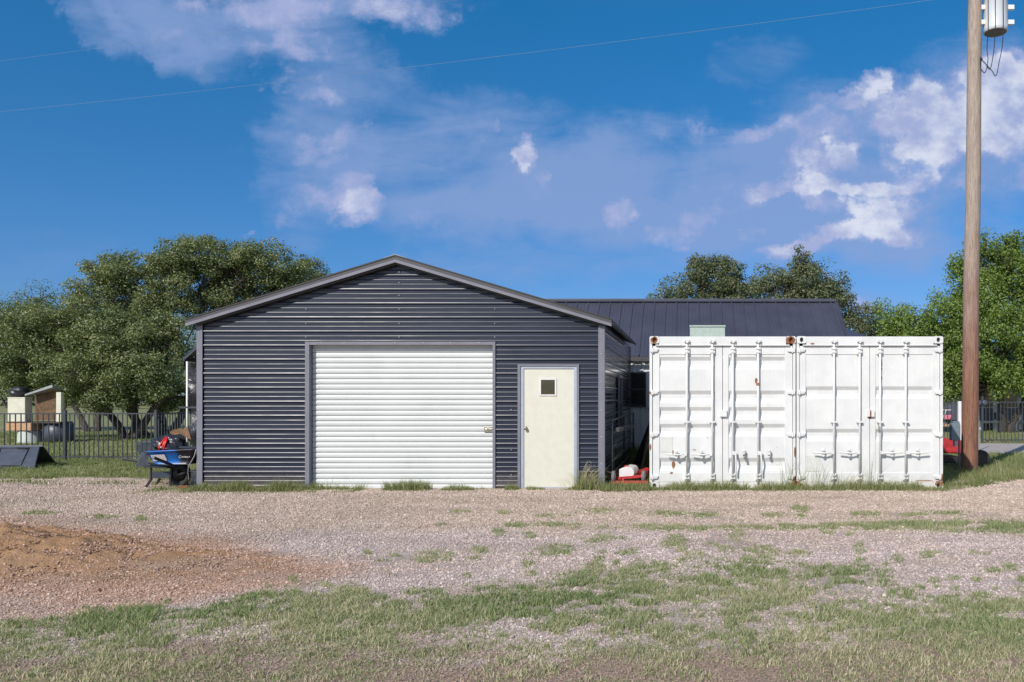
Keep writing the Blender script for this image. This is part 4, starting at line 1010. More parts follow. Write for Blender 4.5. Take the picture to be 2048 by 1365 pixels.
for wx, wy in ((1227, 958), (1287, 954)):
    c_ = pi(wx, wy, -.1 if wx < 1250 else -.05); r_ = .105; c_.z = r_ + .07
    w = MB().lathe((c_.x - .03, c_.y, c_.z), (1, 0, 0), [(r_ * .6, 0), (r_ * .93, .004), (r_, .016), (r_, .044), (r_ * .93, .056), (r_ * .6, .06)], 24).build('wheel', 'greyrubber', im)
    MB().lathe((c_.x - .034, c_.y, c_.z), (1, 0, 0), [(r_ * .58, 0), (r_ * .58, .068)], 18).build('hub', 'galv', w)

# ------------------------------------------------------------------ wheelbarrow (tray seen side-on)
wb = thing('wheelbarrow', 'blue and black wheelbarrow holding a trash bag, left of the garage', 'wheelbarrow', (Fx(335, 13.7), 13.7, 0))
YW = 13.7
def pw(px, py, dy=0): return P(px, py, YW + dy)
# tray: rim outline and floor outline as lofted rounded rectangles
def ring(xa, xb, ya, yb, za, zb, r, n=6):
    pts = []
    for (cx_, cy_, a0_) in ((xb - r, yb - r, 0), (xa + r, yb - r, 90), (xa + r, ya + r, 180), (xb - r, ya + r, 270)):
        for k in range(n + 1):
            a = R(a0_ + 90 * k / n); x = cx_ + r * math.cos(a); y = cy_ + r * math.sin(a); u = (x - xa) / (xb - xa); pts.append((x, y, za + (zb - za) * u))
    return pts
rx0, rx1 = Fx(284, YW), Fx(391, YW); rz = Fz(905, YW); rz2 = Fz(899.5, YW)
rings = [ring(rx0 + .0, rx1 + .02, YW - .0, YW + .66, rz, rz2, .1), ring(rx0 + .02, rx1 - .0, YW + .02, YW + .64, rz - .015, rz2 - .015, .1),
         ring(Fx(290, YW), Fx(383, YW), YW + .07, YW + .59, Fz(920, YW), Fz(916, YW), .1), ring(Fx(297, YW), Fx(372, YW), YW + .12, YW + .54, Fz(930, YW), Fz(930, YW), .1)]
tr = MB(); n_ = len(rings[0])
for r_ in rings: tr.v += r_
for j in range(3):
    for k in range(n_): k2 = (k + 1) % n_; tr.f.append((j * n_ + k, (j + 1) * n_ + k, (j + 1) * n_ + k2, j * n_ + k2)); tr.smooth.append(True)
tr.f.append(tuple(3 * n_ + k for k in range(n_))); tr.smooth.append(False)
tray = tr.build('tray', 'tray', wb); sm = tray.modifiers.new('solid', 'SOLIDIFY'); sm.thickness = .008
rimb = MB().path([Vector(p) + Vector((0, 0, .002)) for p in rings[0]] + [rings[0][0]], .013, 8, False).build('rim', 'tray', tray)
stk = MB(); sA = Vector((Fx(300, YW), YW - .004 + .012, 0))
def tray_pt(px, py):
    # point on the near tray side (it leans inward towards the floor)
    z = Fz(py, YW); t_ = (rz - z) / (rz - Fz(920, YW)); y = YW + .07 * max(0, t_) - .006; return (Fx(px, YW), y, z)
stk.add([tray_pt(300.5, 924), tray_pt(329, 922), tray_pt(327, 909.5), tray_pt(299, 911)], [(0, 1, 2, 3)]); stk.build('sticker', 'sticker', tray)
# brand lettering on the dark end of the tray
fc = bpy.data.curves.new('lettering', 'FONT'); fc.body = 'KOBALT'; fc.size = .034; fc.extrude = .001; fc.materials.append(M['logo'] if 'logo' in M else M['sticker'])
fo = bpy.data.objects.new('lettering', fc); C.objects.link(fo); fo.parent = tray
lp = Vector(tray_pt(361.5, 916)); fo.location = lp - wb.location + Vector((0, -.012, 0)); fo.rotation_euler = (R(90 - 25), 0, 0)
bpy.context.view_layer.update()
fm = bpy.data.meshes.new_from_object(fo.evaluated_get(bpy.context.evaluated_depsgraph_get())); fo2 = bpy.data.objects.new('lettering', fm); C.objects.link(fo2); fo2.parent = tray
fo2.location = fo.location; fo2.rotation_euler = fo.rotation_euler; bpy.data.objects.remove(fo); fo2.name = 'lettering'
em = MB().path([(lp.x - .03 + .02 * math.cos(a), lp.y - .012 + .009 * math.sin(a), lp.z + .014 + .02 * math.sin(a)) for a in np.linspace(.9, 6.6, 14)], .003, 6); em.build('emblem', 'sticker', tray)
MB().hexa([P(270, 934, 14.0), P(299, 933, 13.8), P(299, 933, 13.83), P(270, 934, 14.03), P(283, 905, 13.85), P(290, 906, 13.75), P(290, 906, 13.78), P(283, 905, 13.88)]).build('tray_end', 'panel', wb)
# handles / frame arms
for (a, b_, dy0, dy1) in (((308, 915.5), (375, 944), -.55, .12), ((245, 919), (372, 946), .1, .5)):
    pA, pB = pw(*a, 0), pw(*b_, 0)
for nm, A, B in (('handle', P(307, 915.5, 13.25), P(352, 934, 13.85)), ('handle', P(245, 918.5, 14.1), P(352, 935, 14.2))):
    MB().bar(A, B, .04, .04).build(nm, 'blackmetal', wb, .004)
MB().bar(P(345, 931, 13.8), P(376, 944, 14.0), .04, .04).bar(P(345, 933, 14.2), P(376, 945, 14.1), .04, .04).bar(P(298, 932, 13.95), P(345, 935, 13.95), .3, .02).build('frame', 'blackmetal', wb)
# legs with cross plate
for (x1, y1, x2, y2, x3, y3, Yl) in ((302, 934, 302, 962, 292, 976, 13.85), (343, 934, 341, 958, 341, 972, 13.95)):
    lg = MB(); lg.bar(P(x1, y1, Yl), P(x2, y2, Yl), .03, .03); a = P(x2, y2, Yl); c_ = P(x3, y3, Yl); c_.z = .012
    lg.bar(a + Vector((0, 0, .02)), c_, .035, .03); lg.build('leg', 'blackmetal', wb, .003)
lg = MB().bar(P(320, 958, 14.3), Vector((Fx(312, 14.3), 14.3, .01)), .03, .03).build('leg', 'blackmetal', wb)
MB().hexa([P(304, 957, 13.83), P(339, 956.5, 13.93), P(339, 956.5, 13.94), P(304, 957, 13.84), P(304, 944, 13.83), P(339, 943, 13.93), P(339, 943, 13.94), P(304, 944, 13.84)]).build('leg_brace', 'panel', wb)
wc = P(361, 957, 14.1); wc.z = .2
wheel = MB()
pts = [(wc.x + .16 * math.cos(a), wc.y - .03 * math.cos(a), wc.z + .16 * math.sin(a)) for a in np.linspace(0, 2 * math.pi, 29)]
wheel.path(pts, .042, 10, False); wheel = wheel.build('wheel', 'rubber', wb)
MB().lathe((wc.x, wc.y - .03, wc.z), (0, 1, 0), [(.03, -.03), (.04, 0), (.115, .01), (.115, .03), (.03, .05)], 18).build('rim', 'blackmetal', wheel)
MB().bar(P(352, 936, 14.0), (wc.x, wc.y - .09, wc.z), .03, .03).bar(P(376, 944, 14.0), (wc.x, wc.y - .09, wc.z), .03, .03).bar(P(376, 936, 14.1), (wc.x + .1, wc.y + .09, wc.z - .1), .03, .03).build('axle_strut', 'blackmetal', wb)

bag = thing('trash_bag', 'shiny black trash bag with red drawstring in the wheelbarrow', 'bag', P(340, 905, 14.0))
bc = P(343, 891, 14.0)
bg = MB().blob(bc, (.27, .24, .16), .16, 3, 40, 26, .13); bb_ = bg.build('sack', 'tarp', bag); 
tx = bpy.data.textures.new('wrinkle', 'CLOUDS'); tx.noise_scale = .06
dm = bb_.modifiers.new('wr', 'DISPLACE'); dm.texture = tx; dm.strength = .05; dm.mid_level = .5
rb = MB()
for k, (dx, w) in enumerate(((-.03, 1), (.0, 1.1), (.02, .9), (.035, .8))):
    rb.path([(bc.x + .02 + dx * .5, bc.y - .16, bc.z + .15), (bc.x + .03 + dx, bc.y - .25, bc.z + .07), (bc.x + .0 + dx * 1.4 + .02 * math.sin(k * 2), bc.y - .27, bc.z - .02), (bc.x - .0 + dx * 1.1, bc.y - .25, bc.z - .10)], .013, 6)
rb.build('drawstring', 'red', bag)
cb = thing('cardboard_scrap', 'torn brown cardboard piece sticking up behind the trash bag', 'cardboard', P(365, 885, 14.2))
MB().hexa([P(360, 868, 14.2), P(382, 880, 14.1), P(384, 880, 14.12), P(362, 868, 14.22), P(372, 854, 14.25), P(376, 856, 14.15), P(378, 856, 14.17), P(374, 854, 14.27)]).build('flap', 'card', cb)
pn_ = thing('metal_pan', 'shallow copper brown pan lying on the trash bag', 'pan', P(353, 862, 14.3))
MB().lathe(P(354, 864, 14.3), (.1, -.5, 1), [(.05, -.02), (.085, -.012), (.105, .0), (.1, .004), (.08, -.008)], 24).build('bowl', 'copper' if 'copper' in M else 'card', pn_)
br = thing('tray_bar', 'grey steel bar laid across the wheelbarrow end', 'bar', P(375, 896, 14.0))
MB().bar(P(358, 895, 13.72), P(396, 895.5, 13.85), .03, .035).build('bar', 'panel', br)

# other clutter behind the wheelbarrow
YT = 21.2
bn = thing('storage_tote', 'dark plastic tote on the lawn behind the fence and wheelbarrow', 'tote', (Fx(294, YT), YT + .2, 0))
MB().hexa([(Fx(277, YT), YT, .02), (Fx(312, YT), YT, .02), (Fx(312, YT), YT + .4, .02), (Fx(277, YT), YT + .4, .02), (Fx(274, YT), YT - .03, Fz(888, YT)), (Fx(316, YT), YT - .03, Fz(885, YT)), (Fx(316, YT), YT + .43, Fz(885, YT)), (Fx(274, YT), YT + .43, Fz(888, YT))]).build('tub', 'panel', bn, .01)
MB().box(Fx(273, YT), Fx(317, YT), YT - .04, YT + .44, Fz(888, YT) + .01, Fz(885, YT) + .02).build('lid', 'panel', bn, .008)
cr = thing('milk_crate', 'dark blue grid plastic crate at the garage corner', 'crate', (Fx(389, 13.95), 13.9, 0))
c0, c1, cy0, cy1, cz = Fx(380, 13.8), Fx(401, 13.8) + .1, 13.8, 14.1, .29; mk = MB()
for i in range(8):
    z = .01 + i * (cz - .02) / 7; t_ = .014 if i in (0, 7) else .007
    for (a, b_) in (((c0, cy0), (c1, cy0)), ((c0, cy1), (c1, cy1)), ((c0, cy0), (c0, cy1)), ((c1, cy0), (c1, cy1))): mk.bar((a[0], a[1], z), (b_[0], b_[1], z), t_, t_)
for i in range(8):
    f_ = i / 7
    for (x, y) in ((c0 + (c1 - c0) * f_, cy0), (c0 + (c1 - c0) * f_, cy1), (c0, cy0 + (cy1 - cy0) * f_), (c1, cy0 + (cy1 - cy0) * f_)): mk.bar((x, y, 0), (x, y, cz), .008, .008, (0, 1, 0))
mk.build('grid', 'panel', cr)
brk = thing('brick', 'weathered red brown brick on the ground beside the milk crate', 'brick', P(367, 977, 13.6)); brk.location.z = 0
MB().box(Fx(359, 13.6), Fx(379, 13.6), 13.55, 13.66, 0, .06).build('block', 'rust', brk, .006)
hz_ = thing('garden_hose', 'thin pale hose hanging from the barrow to the ground', 'hose', P(385, 940, 13.8))
MB().path([P(392, 899, 13.72), P(389, 912, 13.68), P(383, 923, 13.66), P(377, 932, 13.66), P(376, 945, 13.7), P(378, 962, 13.75), P(384, 977, 13.78)], .006, 6).build('line', 'concrete', hz_)

# black panels leaning together at the left edge
pnl = thing('cover_panels', 'two slate black hard panels leaning together as a low tent', 'panel', (Fx(60, 17.2), 17.4, 0))
def slab(a, b_, c_, d_, th, name, mat='panel'):
    a, b_, c_, d_ = map(Vector, (a, b_, c_, d_)); n_ = (b_ - a).cross(d_ - a).normalized() * th
    return MB().hexa([a, b_, b_ - n_, a - n_, d_, c_, c_ - n_, d_ - n_]).build(name, mat, pnl, .006)
A = (Fx(-90, 17.4), 17.3, .0); B = (Fx(68, 17.3), 17.3, .0); T1 = (Fx(79, 17.8), 17.8, Fz(893, 17.8)); T0 = (Fx(-90, 17.8), 17.8, Fz(893, 17.8))
fp = slab(A, B, T1, T0, .03, 'front_panel')
bp_ = slab((Fx(-60, 18.9), 18.7, 0), (Fx(112, 18.6), 18.6, .0), (T1[0] + .02, T1[1] + .06, T1[2] - .01), (T0[0], T0[1] + .06, T0[2] - .01), .03, 'rear_panel')
def fpt(u, v, off=.012):
    a, b_, c_, d_ = map(Vector, (A, B, T1, T0)); p = (a * (1 - u) + b_ * u) * (1 - v) + (d_ * (1 - u) + c_ * u) * v; n_ = (b_ - a).cross(d_ - a).normalized(); return p + n_ * off
rs = MB(); q = [fpt(.52, .08), fpt(.83, .12), fpt(.885, .92), fpt(.55, .9)]
rs.path(q + [q[0]], .009, 6, False).bar(fpt(.74, .9, .02), fpt(.86, .88, .02), .03, .02); rs.bar(fpt(.6, .12, .02), fpt(.82, .12, .02), .02, .02); rs.build('latch_frame', 'black', fp)

# ------------------------------------------------------------------ fences
def fence(name, label, runs, ztop, posts, zpost, pitch=.112, group=None, low=.06):
    p0 = runs[0][0]; t = thing(name, label, 'fence', (p0[0], p0[1], 0), group)
    for (a, b_) in runs:
        a = Vector((*a, 0)); b_ = Vector((*b_, 0)); L = (b_ - a).length; d = (b_ - a) / L
        mb = MB(); mb.bar(a + Vector((0, 0, ztop)), b_ + Vector((0, 0, ztop)), .028, .028).bar(a + Vector((0, 0, low + .04)), b_ + Vector((0, 0, low + .04)), .026, .026)
        mb.build('rail', 'fence', t)
        mb = MB(); n = int(L / pitch)
        for i in range(1, n): p = a + d * (L * i / n); mb.box(p.x - .0095, p.x + .0095, p.y - .0095, p.y + .0095, low, ztop)
        mb.build('picket_panel', 'fence', t)
    for (x, y) in posts:
        mb = MB().box(x - .03, x + .03, y - .03, y + .03, 0, zpost); mb.add([(x - .034, y - .034, zpost), (x + .034, y - .034, zpost), (x + .034, y + .034, zpost), (x - .034, y + .034, zpost), (x, y, zpost + .025)], [(0, 1, 4), (1, 2, 4), (2, 3, 4), (3, 0, 4), (3, 2, 1, 0)]); mb.build('post', 'fence', t)
    return t
A_ = (Fx(-150, 19.0), 19.0); B_ = (Fx(130, 19.5), 19.5); C_ = (Fx(312, 19.5), 19.5); D_ = (Fx(400, 21.5), 21.5)
fence('picket_fence', 'charcoal metal picket fence on the lawn left of the garage', [(A_, B_), (B_, C_), (C_, D_)], 1.115, [A_, B_, C_, D_], 1.19)
Rf = (Fx(1964.5, 26.7), 26.7)
rfc = fence('picket_fence', 'charcoal metal picket gate and fence along the driveway right of the pole', [((Fx(1560, 26.9), 26.9), (Fx(1925, 26.7), 26.7)), (Rf, (Fx(2300, 26.7), 26.7))], 1.32, [Rf, (Fx(2300, 26.7), 26.7), (Fx(1925, 26.7), 26.7)], 1.5, .117)
for q in (1959, 1970.5):
    c_ = P(q, 806, 26.6); MB().lathe(c_, (0, 1, 0), [(.05, 0), (.085, .01), (.085, .05), (.05, .06)], 18).build('roller', 'panel', rfc)
wp = thing('white_post', 'thin white pipe standing right behind the utility pole', 'post', (Fx(1957, 23), 23, 0)); MB().tube((Fx(1957.5, 23), 23, 0), (Fx(1956, 23), 23, Fz(784, 23)), .022).build('pipe', 'pvc', wp)
wp = thing('white_post', 'stout white post left of the utility pole above the grey meter box', 'post', (Fx(1919, 25), 25, 0)); MB().box(Fx(1917, 25), Fx(1923, 25), 25, 25.1, 0, Fz(803, 25)).build('shaft', 'pvc', wp, .005)

# ------------------------------------------------------------------ utility pole
YP = 16.7
up = thing('utility_pole', 'tall weathered brown wooden utility pole right of the containers', 'utility pole', (Fx(1938.5, YP), YP, 0))
def pole_c(z): return Vector((Fx(1938.5, YP) + (z / 9.55) * .122, YP, z))
pm = MB(); zz = [-.2, 0, .15] + list(np.linspace(.6, 12.2, 26)); pts = []; rad = []
for i, z in enumerate(zz):
    c_ = pole_c(z); c_.x += .006 * math.sin(z * 1.3); pts.append(c_); rad.append(.170 - .0037 * z)
pm.path(pts, rad, 28); pm.build('shaft', 'pole', up)
def trn():
    t = thing('transformer', 'grey white cylindrical transformer mounted high on the utility pole', 'transformer', P(1990, 75, YP))
    c_ = P(1991, 66, YP - .05); r_ = .232
    can = MB().lathe(c_, (0, 0, 1), [(r_ - .012, 0), (r_, .012), (r_, .05), (r_ + .003, .06), (r_, .07), (r_, .86), (r_ + .012, .87), (r_ + .012, .92), (r_ * .8, .97), (.05, 1.0)], 40).build('can', 'canpaint', t)
    MB().lathe(c_ + Vector((0, 0, -.001)), (0, 0, -1), [(r_ - .02, -.001), (r_ - .03, .0), (.01, .002)], 32).build('bottom_plate', 'greyrubber', t)
    for i, zo in enumerate((.20, .50)):
        zc = c_.z + zo
        for xa, xb in ((pole_c(9).x + .10, c_.x - r_ + .03), (c_.x + r_ - .03, c_.x + r_ + .13)):
            MB().box(xa, xb, YP - .10, YP - .02, zc - .045, zc + .045).build('bracket', 'pvc', t, .004)
    for dx in (-.1, .1):
        MB().lathe(c_ + Vector((dx, 0, .96)), (0, 0, 1), [(.03, 0), (.05, .03), (.03, .05), (.05, .08), (.03, .1), (.045, .13), (.02, .2)], 14).build('bushing', 'insul', t)
    for (dx, xlow, ylow, mx_, my_) in ((-.2, 1969, 70, 1967, 145), (-.09, 1981, 65, 1977, 138), (.065, 1995, 60, 1989, 151)):
        top = c_ + Vector((dx, -math.sqrt(max(0, (r_ + .012) ** 2 - dx * dx)), .93)); low = Vector((top.x, top.y, c_.z - .02))
        knot = P(1961, 118, YP - .1); a = low; b_ = P(mx_, my_, YP - .2)
        P0 = [top, (top + low) / 2, low, Vector((low.x, low.y + .06, low.z - .35)), b_ + Vector((.09, 0, .25)), b_ + Vector((.045, 0, .02)), b_, b_ + Vector((-.06, .0, .1)), knot]
        # smooth catmull-rom
        out = []
        for i in range(len(P0) - 1):
            p0, p1, p2, p3 = P0[max(i - 1, 0)], P0[i], P0[i + 1], P0[min(i + 2, len(P0) - 1)]
            for k in range(6):
                u = k / 6; out.append(.5 * ((2 * p1) + (p2 - p0) * u + (2 * p0 - 5 * p1 + 4 * p2 - p3) * u * u + (3 * p1 - p0 - 3 * p2 + p3) * u ** 3))
        out.append(P0[-1]); MB().path(out, .008, 6).build('cable', 'cable', t)
    MB().lathe(P(1961, 119, YP - .1), (0, -1, 0), [(.04, -.06), (.045, 0), (.03, .02)], 12).build('cable_clamp', 'cable', t)
M['canpaint'] = simple('chipped_grey_white_enamel', (.5, .53, .57), .45, 0, .06, 6, dirt=.0)
def can_nodes():
    m, t, b = material('transformer_enamel'); p = t.pos(); n = t.noise(p, 9, 6, .7)
    c = t.mix(t.mapr(n, .64, .67), (.56, .59, .63), (.12, .14, .17)); t.put(b.inputs['Base Color'], c); b.inputs['Roughness'].default_value = .4; M['canpaint'] = m
can_nodes(); trn()
mt = thing('meter_box', 'grey metal meter box and conduit beside the foot of the utility pole', 'meter box', (Fx(1910, 16.4), 16.4, 0))
MB().box(Fx(1900, 16.4), Fx(1917, 16.4), 16.3, 16.45, Fz(881, 16.4), Fz(846, 16.4)).build('cabinet', 'greybox', mt, .008)
MB().box(Fx(1903.5, 16.4), Fx(1916.5, 16.4), 16.31, 16.44, Fz(846, 16.4), Fz(843, 16.4)).build('cap', 'greybox', mt, .01)
MB().tube((Fx(1918.5, 16.45), 16.45, 0), (Fx(1918.5, 16.45), 16.45, Fz(850, 16.4)), .022).build('conduit', 'greybox', mt)
MB().box(Fx(1907, 16.4), Fx(1912, 16.4), 16.33, 16.42, Fz(893, 16.4), Fz(881, 16.4)).box(Fx(1911, 16.4), Fx(1920, 16.4), 16.4, 16.43, Fz(855, 16.4), Fz(852, 16.4)).box(Fx(1911, 16.4), Fx(1920, 16.4), 16.4, 16.43, Fz(877, 16.4), Fz(874, 16.4)).build('coupling', 'galv', mt)

# power lines
def wire(label, a, b_, r, sag):
    pts = []
    for i in range(41):
        u = i / 40; p = a.lerp(b_, u); p.z -= sag * 4 * u * (1 - u); pts.append(p)
    o = MB().path(pts, r, 5).build('power_line', 'wire'); tag(o, label, 'power line', 'power lines crossing the sky')
def ext(a, b_, k0, k1): return a + (a - b_) * k0, b_ + (b_ - a) * k1
a, b_ = ext(P(0, 214, 30), P(1750, 0, 24), .25, .35); wire('lower and longer overhead wire rising to the upper right', a, b_, .0036, .34)
a, b_ = ext(P(0, 118, 34), P(860, 0, 30), .4, .9); wire('upper overhead wire leaving the picture above the trees', a, b_, .0034, .15)

# ------------------------------------------------------------------ right side clutter
rm = thing('riding_mower', 'red riding mower with black tyres parked behind the utility pole', 'riding mower', (5.3, 18.0, 0))
yc = 18.1
def mbx(*a): return MB().box(*a)
MB().hexa([(5.3, yc - .28, .3), (6.2, yc - .25, .28), (6.2, yc + .25, .28), (5.3, yc + .28, .3), (5.35, yc - .26, .66), (6.15, yc - .2, .54), (6.15, yc + .2, .54), (5.35, yc + .26, .66)]).build('hood', 'redpaint', rm, .04)
MB().hexa([(4.35, yc - .42, .33), (5.25, yc - .42, .40), (5.25, yc + .42, .40), (4.35, yc + .42, .33), (4.4, yc - .4, .62), (5.15, yc - .4, .60), (5.15, yc + .4, .60), (4.4, yc + .4, .62)]).build('fender', 'redpaint', rm, .04)
MB().box(4.5, 4.9, yc - .22, yc + .22, .62, .7).hexa([(4.42, yc - .22, .68), (4.52, yc - .22, .68), (4.52, yc + .22, .68), (4.42, yc + .22, .68), (4.32, yc - .2, 1.02), (4.4, yc - .2, 1.02), (4.4, yc + .2, 1.02), (4.32, yc + .2, 1.02)]).build('seat', 'black', rm, .03)
sw_ = MB().tube((5.2, yc, .55), (5.05, yc, .85), .02).path([(5.05 + .04 * math.sin(a) , yc + .16 * math.cos(a), .86 + .10 * math.sin(a)) for a in np.linspace(0, 6.283, 19)], .013, 6, False).build('steering_wheel', 'black', rm)
MB().box(4.7, 5.9, yc - .5, yc + .5, .1, .22).build('mower_deck', 'blackmetal', rm, .02)
for (x, s_, r_) in ((4.65, -1, .26), (4.65, 1, .26), (6.28, -1, .19), (6.28, 1, .19)):
    yy = yc + s_ * .42; wdt = .13
    w = MB().lathe((x, yy - wdt / 2, r_), (0, 1, 0), [(r_ * .55, 0), (r_ * .9, .005), (r_, .03), (r_, wdt - .03), (r_ * .9, wdt - .005), (r_ * .55, wdt)], 26).build('wheel', 'rubber', rm)
    MB().lathe((x, yy - wdt / 2 - .004, r_), (0, 1, 0), [(r_ * .5, 0), (r_ * .5, wdt + .008)], 18).build('rim', 'blackmetal', w)
tj = thing('toy_car', 'pink and white ride-on toy jeep on the lawn beyond the fence', 'toy car', (Fx(1893, 41), 41, .1))
x0, x1 = Fx(1872, 41), Fx(1914, 41); zb = .33
MB().hexa([(x0, 41, zb), (x1, 41, zb), (x1, 41.6, zb), (x0, 41.6, zb), (x0, 41, zb + .2), (x1 - .02, 41, zb + .22), (x1 - .02, 41.6, zb + .22), (x0, 41.6, zb + .2)]).build('body', 'pink', tj, .03)
MB().path([(x0 + .45, 41.02, zb + .2), (x0 + .5, 41.02, zb + .46), (x0 + .85, 41.02, zb + .48), (x0 + .95, 41.02, zb + .2)], .025, 8).path([(x0 + .45, 41.58, zb + .2), (x0 + .5, 41.58, zb + .46), (x0 + .85, 41.58, zb + .48), (x0 + .95, 41.58, zb + .2)], .025, 8).build('roll_bar', 'whiteplastic', tj)
for x in (x0 + .2, x1 - .18):
    for y in (41.0, 41.55): MB().lathe((x, y - .05, .28), (0, 1, 0), [(.1, 0), (.19, .01), (.19, .11), (.1, .12)], 20).build('wheel', 'black', tj)
MB().box(x0 - .05, x1 + .05, 40.9, 41.7, 0.0, .09).build('pallet', 'timber', tj)

# neighbour house
nh = thing('neighbour_house', 'shaded blue grey house with pale porch posts beyond the right fence', 'house', (14, 40, 0))
nx0, nx1 = Fx(1945, 38), Fx(2300, 38)
MB().box(nx0, nx1, 38, 45, 0.3, 2.9).build('wall', 'houseblue', nh)
MB().box(nx0 + .1, nx1, 38.05, 44.9, 0, .3).build('foundation', 'concrete', nh)
MB().hexa([(nx0 - .4, 36.4, 2.75), (nx1, 36.4, 2.75), (nx1, 45.5, 2.75), (nx0 - .4, 45.5, 2.75), (nx0 - .4, 36.4, 2.9), (nx1, 36.4, 2.9), (nx1, 41, 4.2), (nx0 - .4, 41, 4.2)]).build('roof', 'roofslate', nh)
for px in (1950, 1990, 2040, 2095): MB().box(Fx(px, 36.7) - .05, Fx(px, 36.7) + .05, 36.65, 36.75, 0, 2.75).build('porch_post', 'whiteplastic', nh)
for px in (1972, 2018, 2062):
    x = Fx(px, 38); w_ = MB().box(x - .42, x + .42, 37.95, 38.0, .95, 2.2).build('window', 'whiteplastic', nh); MB().box(x - .36, x + .36, 37.93, 37.955, 1.0, 2.15).build('pane', 'glassdark', w_)
MB().box(nx0 - .2, nx1, 36.5, 38, .28, .4).build('porch_floor', 'concrete', nh)
for px in (1978, 2018):
    bn_ = thing('bench', ('left' if px < 2000 else 'right') + ' of two pale garden benches in the shade of the elm', 'bench', (Fx(px, 35), 35, 0), 'garden benches')
    x = Fx(px, 35); MB().box(x - .42, x + .42, 35, 35.35, .38, .44).build('seat', 'whiteplastic', bn_, .01); MB().box(x - .42, x + .42, 35.35, 35.39, .5, .8).build('backrest', 'panel', bn_, .01)
    for dx in (-.35, .35): MB().box(x + dx - .03, x + dx + .03, 35.05, 35.38, 0, .38).build('leg', 'whiteplastic', bn_)

# ------------------------------------------------------------------ junk on the left lawn
YJ = 26.5
cf = thing('chest_freezer', 'cream coloured old freezer cabinet standing on timber and a tank', 'freezer', P(38, 845, YJ))
MB().box(Fx(15, YJ), Fx(50, YJ), YJ, YJ + .3, Fz(844, YJ), Fz(797, YJ)).build('cabinet', 'fridge', cf, .015)
lid_ = MB().box(Fx(15, YJ) - .01, Fx(50, YJ) + .01, YJ - .01, YJ + .31, Fz(797, YJ), Fz(795, YJ)).build('lid', 'fridge', cf, .008)
pt_ = thing('pallet', 'stack of raw timber beams under the cream freezer', 'timber pallet', P(38, 862, YJ))
for i in range(2): MB().box(Fx(14, YJ), Fx(64, YJ), YJ - .05 + i * .35, YJ + .2 + i * .35, Fz(861.5, YJ), Fz(847, YJ)).build('beam', 'timber', pt_, .01)
MB().box(Fx(14, YJ), Fx(118, YJ), YJ, YJ + .6, Fz(847, YJ), Fz(844.3, YJ)).build('deck_board', 'darktimber', pt_)
tn_ = thing('round_tank', 'pale grey round tank standing on the lawn under the timber', 'tank', (Fx(45, YJ), YJ + .35, 0))
MB().lathe((Fx(45, YJ), YJ + .3, 0), (0, 0, 1), [(.40, 0), (.36, .02), (.33, .05), (.32, Fz(864, YJ)), (.28, Fz(862, YJ))], 28).build('barrel', 'tank', tn_)
tn2 = thing('round_tank', 'darker round tank beside the pale one, under the brown crate', 'tank', (Fx(92, YJ), YJ + .5, 0))
MB().lathe((Fx(95, YJ), YJ + .5, 0), (0, 0, 1), [(.42, 0), (.42, Fz(848, YJ))], 28).build('barrel', 'panel', tn2)
ob = thing('plywood_crate', 'open weathered plywood crate with white end panel beside the freezer', 'crate', P(90, 843, YJ))
zc0, zc1 = Fz(841, YJ), Fz(783, YJ)
MB().box(Fx(58, YJ), Fx(112, YJ), YJ + .25, YJ + .3, zc0, zc1).box(Fx(63, YJ), Fx(112, YJ), YJ, YJ + .25, zc0, zc0 + .04).build('back_board', 'osb', ob)
MB().box(Fx(112, YJ), Fx(122, YJ), YJ - .0, YJ + .12, zc0 - .05, Fz(785, YJ)).build('end_panel', 'fridge', ob, .01)
MB().hexa([(Fx(52, YJ), YJ - .05, Fz(792, YJ)), (Fx(108, YJ), YJ - .05, Fz(775, YJ)), (Fx(108, YJ), YJ + .3, Fz(780, YJ)), (Fx(60, YJ), YJ + .3, Fz(790, YJ)), (Fx(52, YJ), YJ - .05, Fz(789, YJ)), (Fx(106, YJ), YJ - .05, Fz(770, YJ)), (Fx(108, YJ), YJ + .3, Fz(776, YJ)), (Fx(60, YJ), YJ + .3, Fz(786, YJ))]).build('lid_sheet', 'galv', ob)
kb = thing('junk_bag', 'dark round stuffed bag on top of the cream freezer', 'bag', P(38, 795, YJ + .3)); MB().blob(P(39, 784, YJ + .3), (.24, .22, .19), .15, 5, 24, 16, .12).build('sack', 'tarp', kb)

